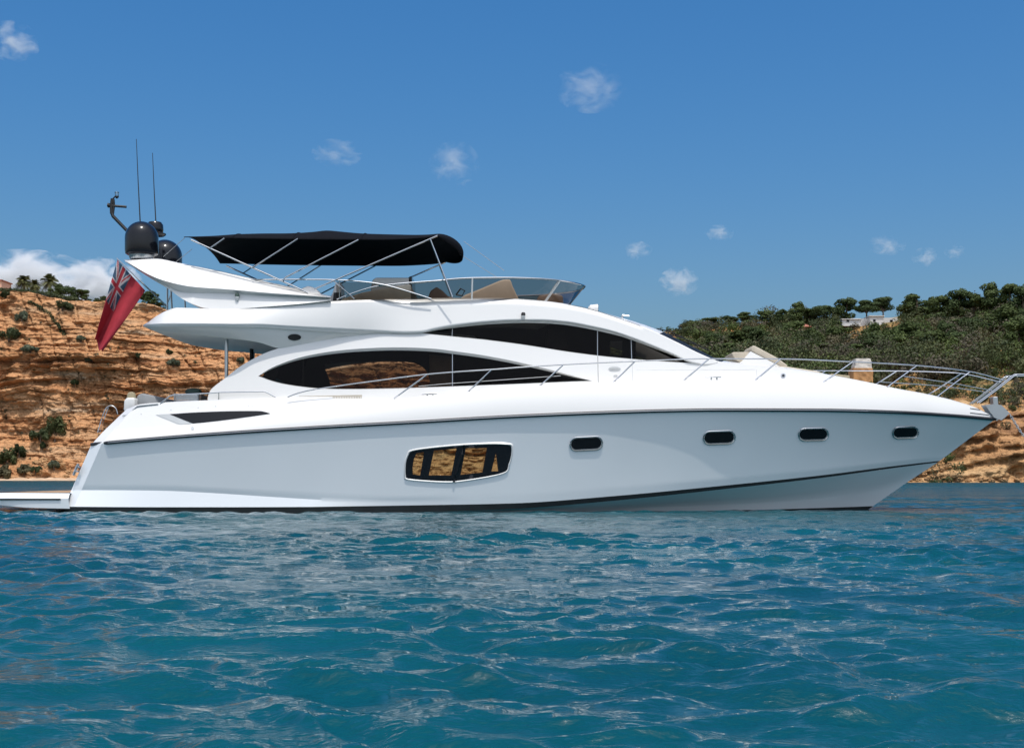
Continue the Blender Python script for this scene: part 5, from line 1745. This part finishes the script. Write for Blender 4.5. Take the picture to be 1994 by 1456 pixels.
# cleats
def cleat(u, v, w):
    mb = MB(); s_ = (YC - w - CY) / F
    mb.tube([P(u - 16, v - 6, w), P(u - 8, v - 6.6, w), P(u + 8, v - 6.6, w), P(u + 14, v - 6.4, w)], 0.022, 7, both=True)
    for du in (-5, 6):
        mb.tube([P(u + du, v + 3, w), P(u + du, v - 6.5, w)], 0.020, 7, both=True)
    part(mb, "mooring_cleat", M['steel'])
cleat(837, 773, 2.36); cleat(1390, 740, 2.04)
sc_ = MB(); sc_.tube([P(143, 925, 2.3), P(149, 910, 2.3), P(153, 903, 2.3)], 0.03, 6, both=True); sc_.tube([P(147, 917, 2.31), P(153, 918, 2.36), P(156, 910, 2.36), P(152, 908, 2.32)], 0.022, 6, both=True)
part(sc_, "stern_cleat", M['steel_dull'])
# bow fairlead lines and anchor plate
for (a_, b_) in (((1891, 794.5), (1922, 799)), ((1891, 803.5), (1934, 808.5)), ((1888, 786), (1908, 790))):
    pass
bp_ = MB()
bp_.prism([(1919, 788), (1936, 786.5), (1950, 788.5), (1966, 804), (1957, 813), (1950, 818), (1936, 813)], 0.16, 0.14, both=True)
bp_.tube([P(1955, 806, 0.14), P(1955, 806, -0.14)], 0.05, 10)
an = part(bp_, "anchor_roller", M['steel_dull'], smooth=False)
ap = MB(); ap.prism([(1934, 772.5), (1943, 772), (1944.5, 790), (1935, 790)], 0.12, -0.12)
part(ap, "anchor", M['steel_dull'], an, smooth=False, bevel=0.02)

# louvre lines at the bow shoulder
HB = HULL
for a_, b_ in (((1889, 795), (1921, 800)), ((1889, 803.6), (1934, 809))):
    mb = MB(); mb.tube(on_surface(HB, [tuple(np.array(a_) + (np.array(b_) - np.array(a_)) * t) for t in np.linspace(0, 1, 6)], 0.004), 0.009, 5, both=True)
    part(mb, "fairlead", M['rubber'])

# swim platform
pf = MB()
top_o = [(136, 960), (60, 959.6), (0, 959.5), (-40, 961), (-75, 965)]
bot_o = [(136, 990), (60, 988), (20, 985), (-20, 981), (-60, 977)]
t_, b_ = [], []
for k, ((u, v), (u2, v2_)) in enumerate(zip(spl(top_o, 5), spl(bot_o, 5))):
    f_ = k / 20; w = 2.32 - 0.10 * f_ ** 3 - 0.25 * (f_ > 0.93)
    t_.append(P(u, v, w)); b_.append(P(u2, v2_, w + 0.085))
tb = [(x, y - 0.10, z - 0.12) for x, y, z in t_]
pf.grid([t_, tb, b_], flip=True, both=True)
pf.grid([t_, mirror_pts(t_)]); pf.grid([b_, mirror_pts(b_)], flip=True)
pf.grid([[t_[-1], b_[-1]], mirror_pts([t_[-1], b_[-1]])], flip=True)
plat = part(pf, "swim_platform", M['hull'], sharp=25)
tk = MB(); tt_ = [(x, y + 0.14, z + 0.012) for x, y, z in t_[1:-3]]
tk.grid([tt_, mirror_pts(tt_)]); part(tk, "teak_decking", M['teak'], plat)
rs = MB(); rs.tube([P(u, 971.5, 2.425) for u in np.linspace(118, -60, 8)], 0.022, 6, both=True)
part(rs, "platform_fender", M['rubber'], plat)
# stern fittings
sr = MB(); sr.tube([P(u, v, 1.9) for u, v in spl([(190, 842), (198, 815), (205, 797), (211, 791), (219, 790), (226, 796), (229, 806)], 4)], 0.011, 6, both=True)
sr.tube([P(194, 842, 1.9), P(203, 814, 1.9), P(211, 793, 1.9)], 0.010, 6, both=True)
part(sr, "stern_handrail", M['steel_dull'])
so_ = MB(); so_.prism([(262, 792), (266, 770), (275, 765), (300, 770), (312, 786), (312, 796)], 1.5, -1.5)
part(so_, "cockpit_seat", M['grey_cushion'], bevel=0.05, sharp=0)
sb = MB(); sb.prism([(240, 800), (241, 780), (246, 774), (262, 774), (262, 800)], 1.75, -1.75); part(sb, "transom_top", M['white'], bevel=0.04, sharp=0)
gt = MB(); gt.tube([P(238, 809, 2.2), P(247, 808, 2.2), P(268, 790.5, 2.2), P(308, 786, 2.2)], 0.016, 6, both=True); part(gt, "coaming_rail", M['steel_dull'])
for u, w, v0, v1, r, m in ((441, 1.6, 655, 790, 0.045, 'steel_dull'), (441, -1.6, 655, 790, 0.045, 'steel_dull')):
    mb = MB(); p = P(u, v0 if w > 0 else 655, 1.6); x = p[0]
    mb.tube([(x, YC - w, 4.2), (x, YC - w, 2.3)], r, 12); part(mb, "cockpit_pillar", M[m])
dr = MB(); p = P(490, 680, -0.6)
dr.tube([(p[0], p[1], 4.1), (p[0], p[1], 2.4)], 0.05, 8); dr.tube([(p[0], p[1], 3.75), (p[0] - 0.35, p[1], 3.2)], 0.02, 6)
part(dr, "stair_post", M['black'])
# flag staff and little rail on the upper aft deck
fs_ = MB(); fs_.tube([P(326, 598, 0), P(227.5, 503, 0)], 0.022, 8, r1=0.014); part(fs_, "flag_staff", M['steel_dull'])
lr = MB()
lr.tube([P(326, 604, 0.5), P(326, 561, 0.5)], 0.022, 6); lr.tube([P(335, 604, 0.5), P(333, 565, 0.5)], 0.022, 6); lr.tube([P(327, 588, 0.5), P(334, 570, 0.5)], 0.015, 6); l2 = MB(); l2.tube([P(361, 603, 0.3), P(360, 583, 0.3)], 0.02, 6); part(l2, "deck_post", M['steel_dull'])
part(lr, "ladder_rail", M['steel_dull'])

# ------------------------------------------------------------------ things on the yacht
def ensign():
    NA, NB = 64, 120
    mb = MB(); rows = []
    c00, c10, c01, c11 = np.array((228.5, 506.)), np.array((283., 566.)), np.array((184., 659.)), np.array((199., 689.))
    cols = []
    for j in range(NB + 1):
        b_ = j / NB; row = []
        for i in range(NA + 1):
            a_ = i / NA
            bb = b_
            p = (1 - a_) * ((1 - bb) * c00 + bb * c01) + a_ * ((1 - bb) * c10 + bb * c11)
            p = p + np.array((-6, 5)) * math.sin(math.pi * a_) * bb * (1 - bb) * 2.0
            fold = 0.13 * math.sin(a_ * 7.5 + bb * 1.2 + 0.6) * (0.12 + 0.88 * min(1, bb * 2.0)) + 0.018 * math.sin(a_ * 17 + bb * 4)
            # scalloped lower hem
            p[1] += 5.0 * math.sin(a_ * 9.5 + bb * 1.6 + 0.6) * bb ** 3
            row.append(P(p[0], p[1], fold))
        rows.append(row)
    n = NA + 1
    def colour(a_, b_):
        if a_ > 0.5 or b_ > 0.5: return 0
        y, x = a_ * 2, b_ * 2            # y down the hoist, x along the fly, canton 2:1
        X, Y = (x - 0.5) * 2.0, (y - 0.5)
        if abs(Y) < 0.10 or abs(X) < 0.10: return 0
        if abs(Y) < 0.167 or abs(X) < 0.167: return 2
        d1 = (Y - X * 0.5) / math.sqrt(1.25); d2 = (Y + X * 0.5) / math.sqrt(1.25)
        for d_, sg in ((d1, 1 if X < 0 else -1), (d2, -1 if X < 0 else 1)):
            if 0 < d_ * sg < 0.067: return 0
        if min(abs(d1), abs(d2)) < 0.10: return 2
        return 1
    vs = [p for r in rows for p in r]; fs = []; ms_ = []
    for j in range(NB):
        for i in range(NA):
            fs.append((j * n + i, (j + 1) * n + i, (j + 1) * n + i + 1, j * n + i + 1)); ms_.append(colour((i + .5) / NA, (j + .5) / NB))
    mb.v = vs; mb.f = fs; mb.m = ms_
    o = mb.build("flag", [M['flag_red'], M['flag_blue'], M['flag_white']], origin=Vector(P(228.5, 506, 0)), sharp=0)
    so = o.modifiers.new("Solidify", 'SOLIDIFY'); so.thickness = 0.004
    tag(o, "faded red ensign hanging limp from the staff above the stern", "flag")
ensign()

def sun_pad():
    o0 = Vector(P(1480, 714, 0.3))
    r = empty("sun_pad", o0, "beige sun pad with raised backrests on the foredeck", "sun pad")
    def pc(poly, w0_, w1_, name, m, bev=0.03):
        mb = MB(); mb.prism(poly, w0_, w1_); o = mb.build(name, M[m], sharp=0, bevel=bev)
        o.parent = r; bpy.context.view_layer.update(); o.matrix_parent_inverse = r.matrix_world.inverted()
    pc([(1424.5, 688), (1428, 685.5), (1459, 685), (1463, 683), (1446, 709), (1432, 700)], 0.1, -1.0, "backrest", 'cushion')
    pc([(1462, 681), (1466, 672), (1472, 674), (1515, 697), (1535, 712), (1528, 717), (1520, 713), (1464, 684)], 0.35, -0.75, "backrest", 'cushion')
    pc([(1430, 712), (1446, 703), (1462, 684), (1500, 703), (1526, 716), (1526, 722), (1440, 722)], 0.34, -0.74, "backrest_cover", 'white', 0.01)
    pc([(1484, 711.5), (1530, 713), (1590, 722), (1614, 730), (1600, 736), (1490, 722)], 0.55, -0.75, "pad", 'cushion')
    pc([(1618, 727), (1655, 731), (1655, 742), (1620, 738)], 0.3, -0.4, "foot_cushion", 'tan', 0.02)
sun_pad()

def fender_roll():
    c = P(256, 803, 1.5); s_ = 31.2 / F
    mb = MB(); r = 8.5 * s_; h = 40 * s_
    mb.lathe(c, [(r * .6, 0), (r, 0.06), (r * 1.03, h * .5), (r, h - 0.08), (r * .75, h - 0.02), (r * .3, h)], 20)
    o = mb.build("fender", M['tan'], origin=Vector(c)); tag(o, "khaki covered cylindrical fender standing on the stern corner", "fender")
fender_roll()
def chair():
    o0 = Vector(P(365, 782, 0.4))
    r = empty("deck_chair", o0, "grey slatted deck chair in the aft cockpit under the green cover", "chair")
    def q(mb, name, m, **k):
        o = mb.build(name, M[m], **k); o.parent = r; bpy.context.view_layer.update(); o.matrix_parent_inverse = r.matrix_world.inverted()
    b = MB()
    for k in range(5): b.prism([(342, 768.5 + k * 2.6), (385, 767.5 + k * 2.6), (385, 769.6 + k * 2.6), (342, 770.6 + k * 2.6)], 0.6, 0.57)
    q(b, "backrest", 'steel_dull', smooth=False)
    b = MB(); b.prism([(338, 781), (388, 780), (388, 784), (338, 785)], 0.6, 0.0); q(b, "seat", 'grey_cushion', smooth=False, bevel=0.01)
    for u in (340, 386):
        for w in (0.62, 0.0):
            b = MB(); b.tube([P(u, 766, w), P(u, 800, w)], 0.02, 6); q(b, "leg", 'steel_dull')
    b = MB(); b.prism([(386.5, 768), (391.5, 768), (391.5, 788), (386.5, 788)], 0.62, 0.0); q(b, "armrest", 'brown', smooth=False)
chair()
def bundle():
    mb = MB(); c = Vector(P(377, 765, 0.3)); s_ = 32.4 / F
    rows = []
    for i in range(9):
        t = i / 8 * math.pi; ring = []
        for k in range(20):
            p_ = k * 2 * math.pi / 20
            j = 1 + 0.10 * float(vnoise(k * .8, i * .8, 0, 9))
            ring.append((c.x - 15.5 * s_ * math.cos(t) * j, c.y + 9 * s_ * math.sin(t) * math.cos(p_) * j, c.z + 2 * s_ + 7.5 * s_ * (math.sin(t) ** 0.8) * math.sin(p_) * j))
        rows.append(ring)
    mb.grid(rows, closed=True)
    o = mb.build("cover_bundle", M['green'], origin=c); tag(o, "rolled dark green cover lying on top of the deck chair", "cover")
bundle()

def chain():
    p0 = Vector(P(1966, 806, 0.0)); p1 = Vector(P(2045, 893, -0.0))
    mb = MB(); n = 30
    for k in range(n):
        t0, t1 = k / n, (k + 1.35) / n
        a_ = p0.lerp(p1, t0); b_ = p0.lerp(p1, t1)
        sag = lambda t: Vector((0.0, 0, -0.18 * math.sin(math.pi * min(1, t))))
        a_ = a_ + sag(t0); b_ = b_ + sag(t1)
        d_ = (b_ - a_).normalized()
        s_ = d_.cross(Vector((0, 1, 0))).normalized() if k % 2 else Vector((0, 1, 0))
        hw = 0.022
        mb.tube([a_ + s_ * hw * .4, a_ + d_ * 0.02 + s_ * hw, b_ - d_ * 0.02 + s_ * hw, b_ + s_ * hw * .4, b_ - s_ * hw * .4, b_ - d_ * 0.02 - s_ * hw, a_ + d_ * 0.02 - s_ * hw, a_ - s_ * hw * .4, a_ + s_ * hw * .4], 0.010, 5, cap=False)
    o = mb.build("anchor_chain", M['galv'], origin=p0); tag(o, "pale galvanised anchor chain running down from the bow roller", "chain")
chain()
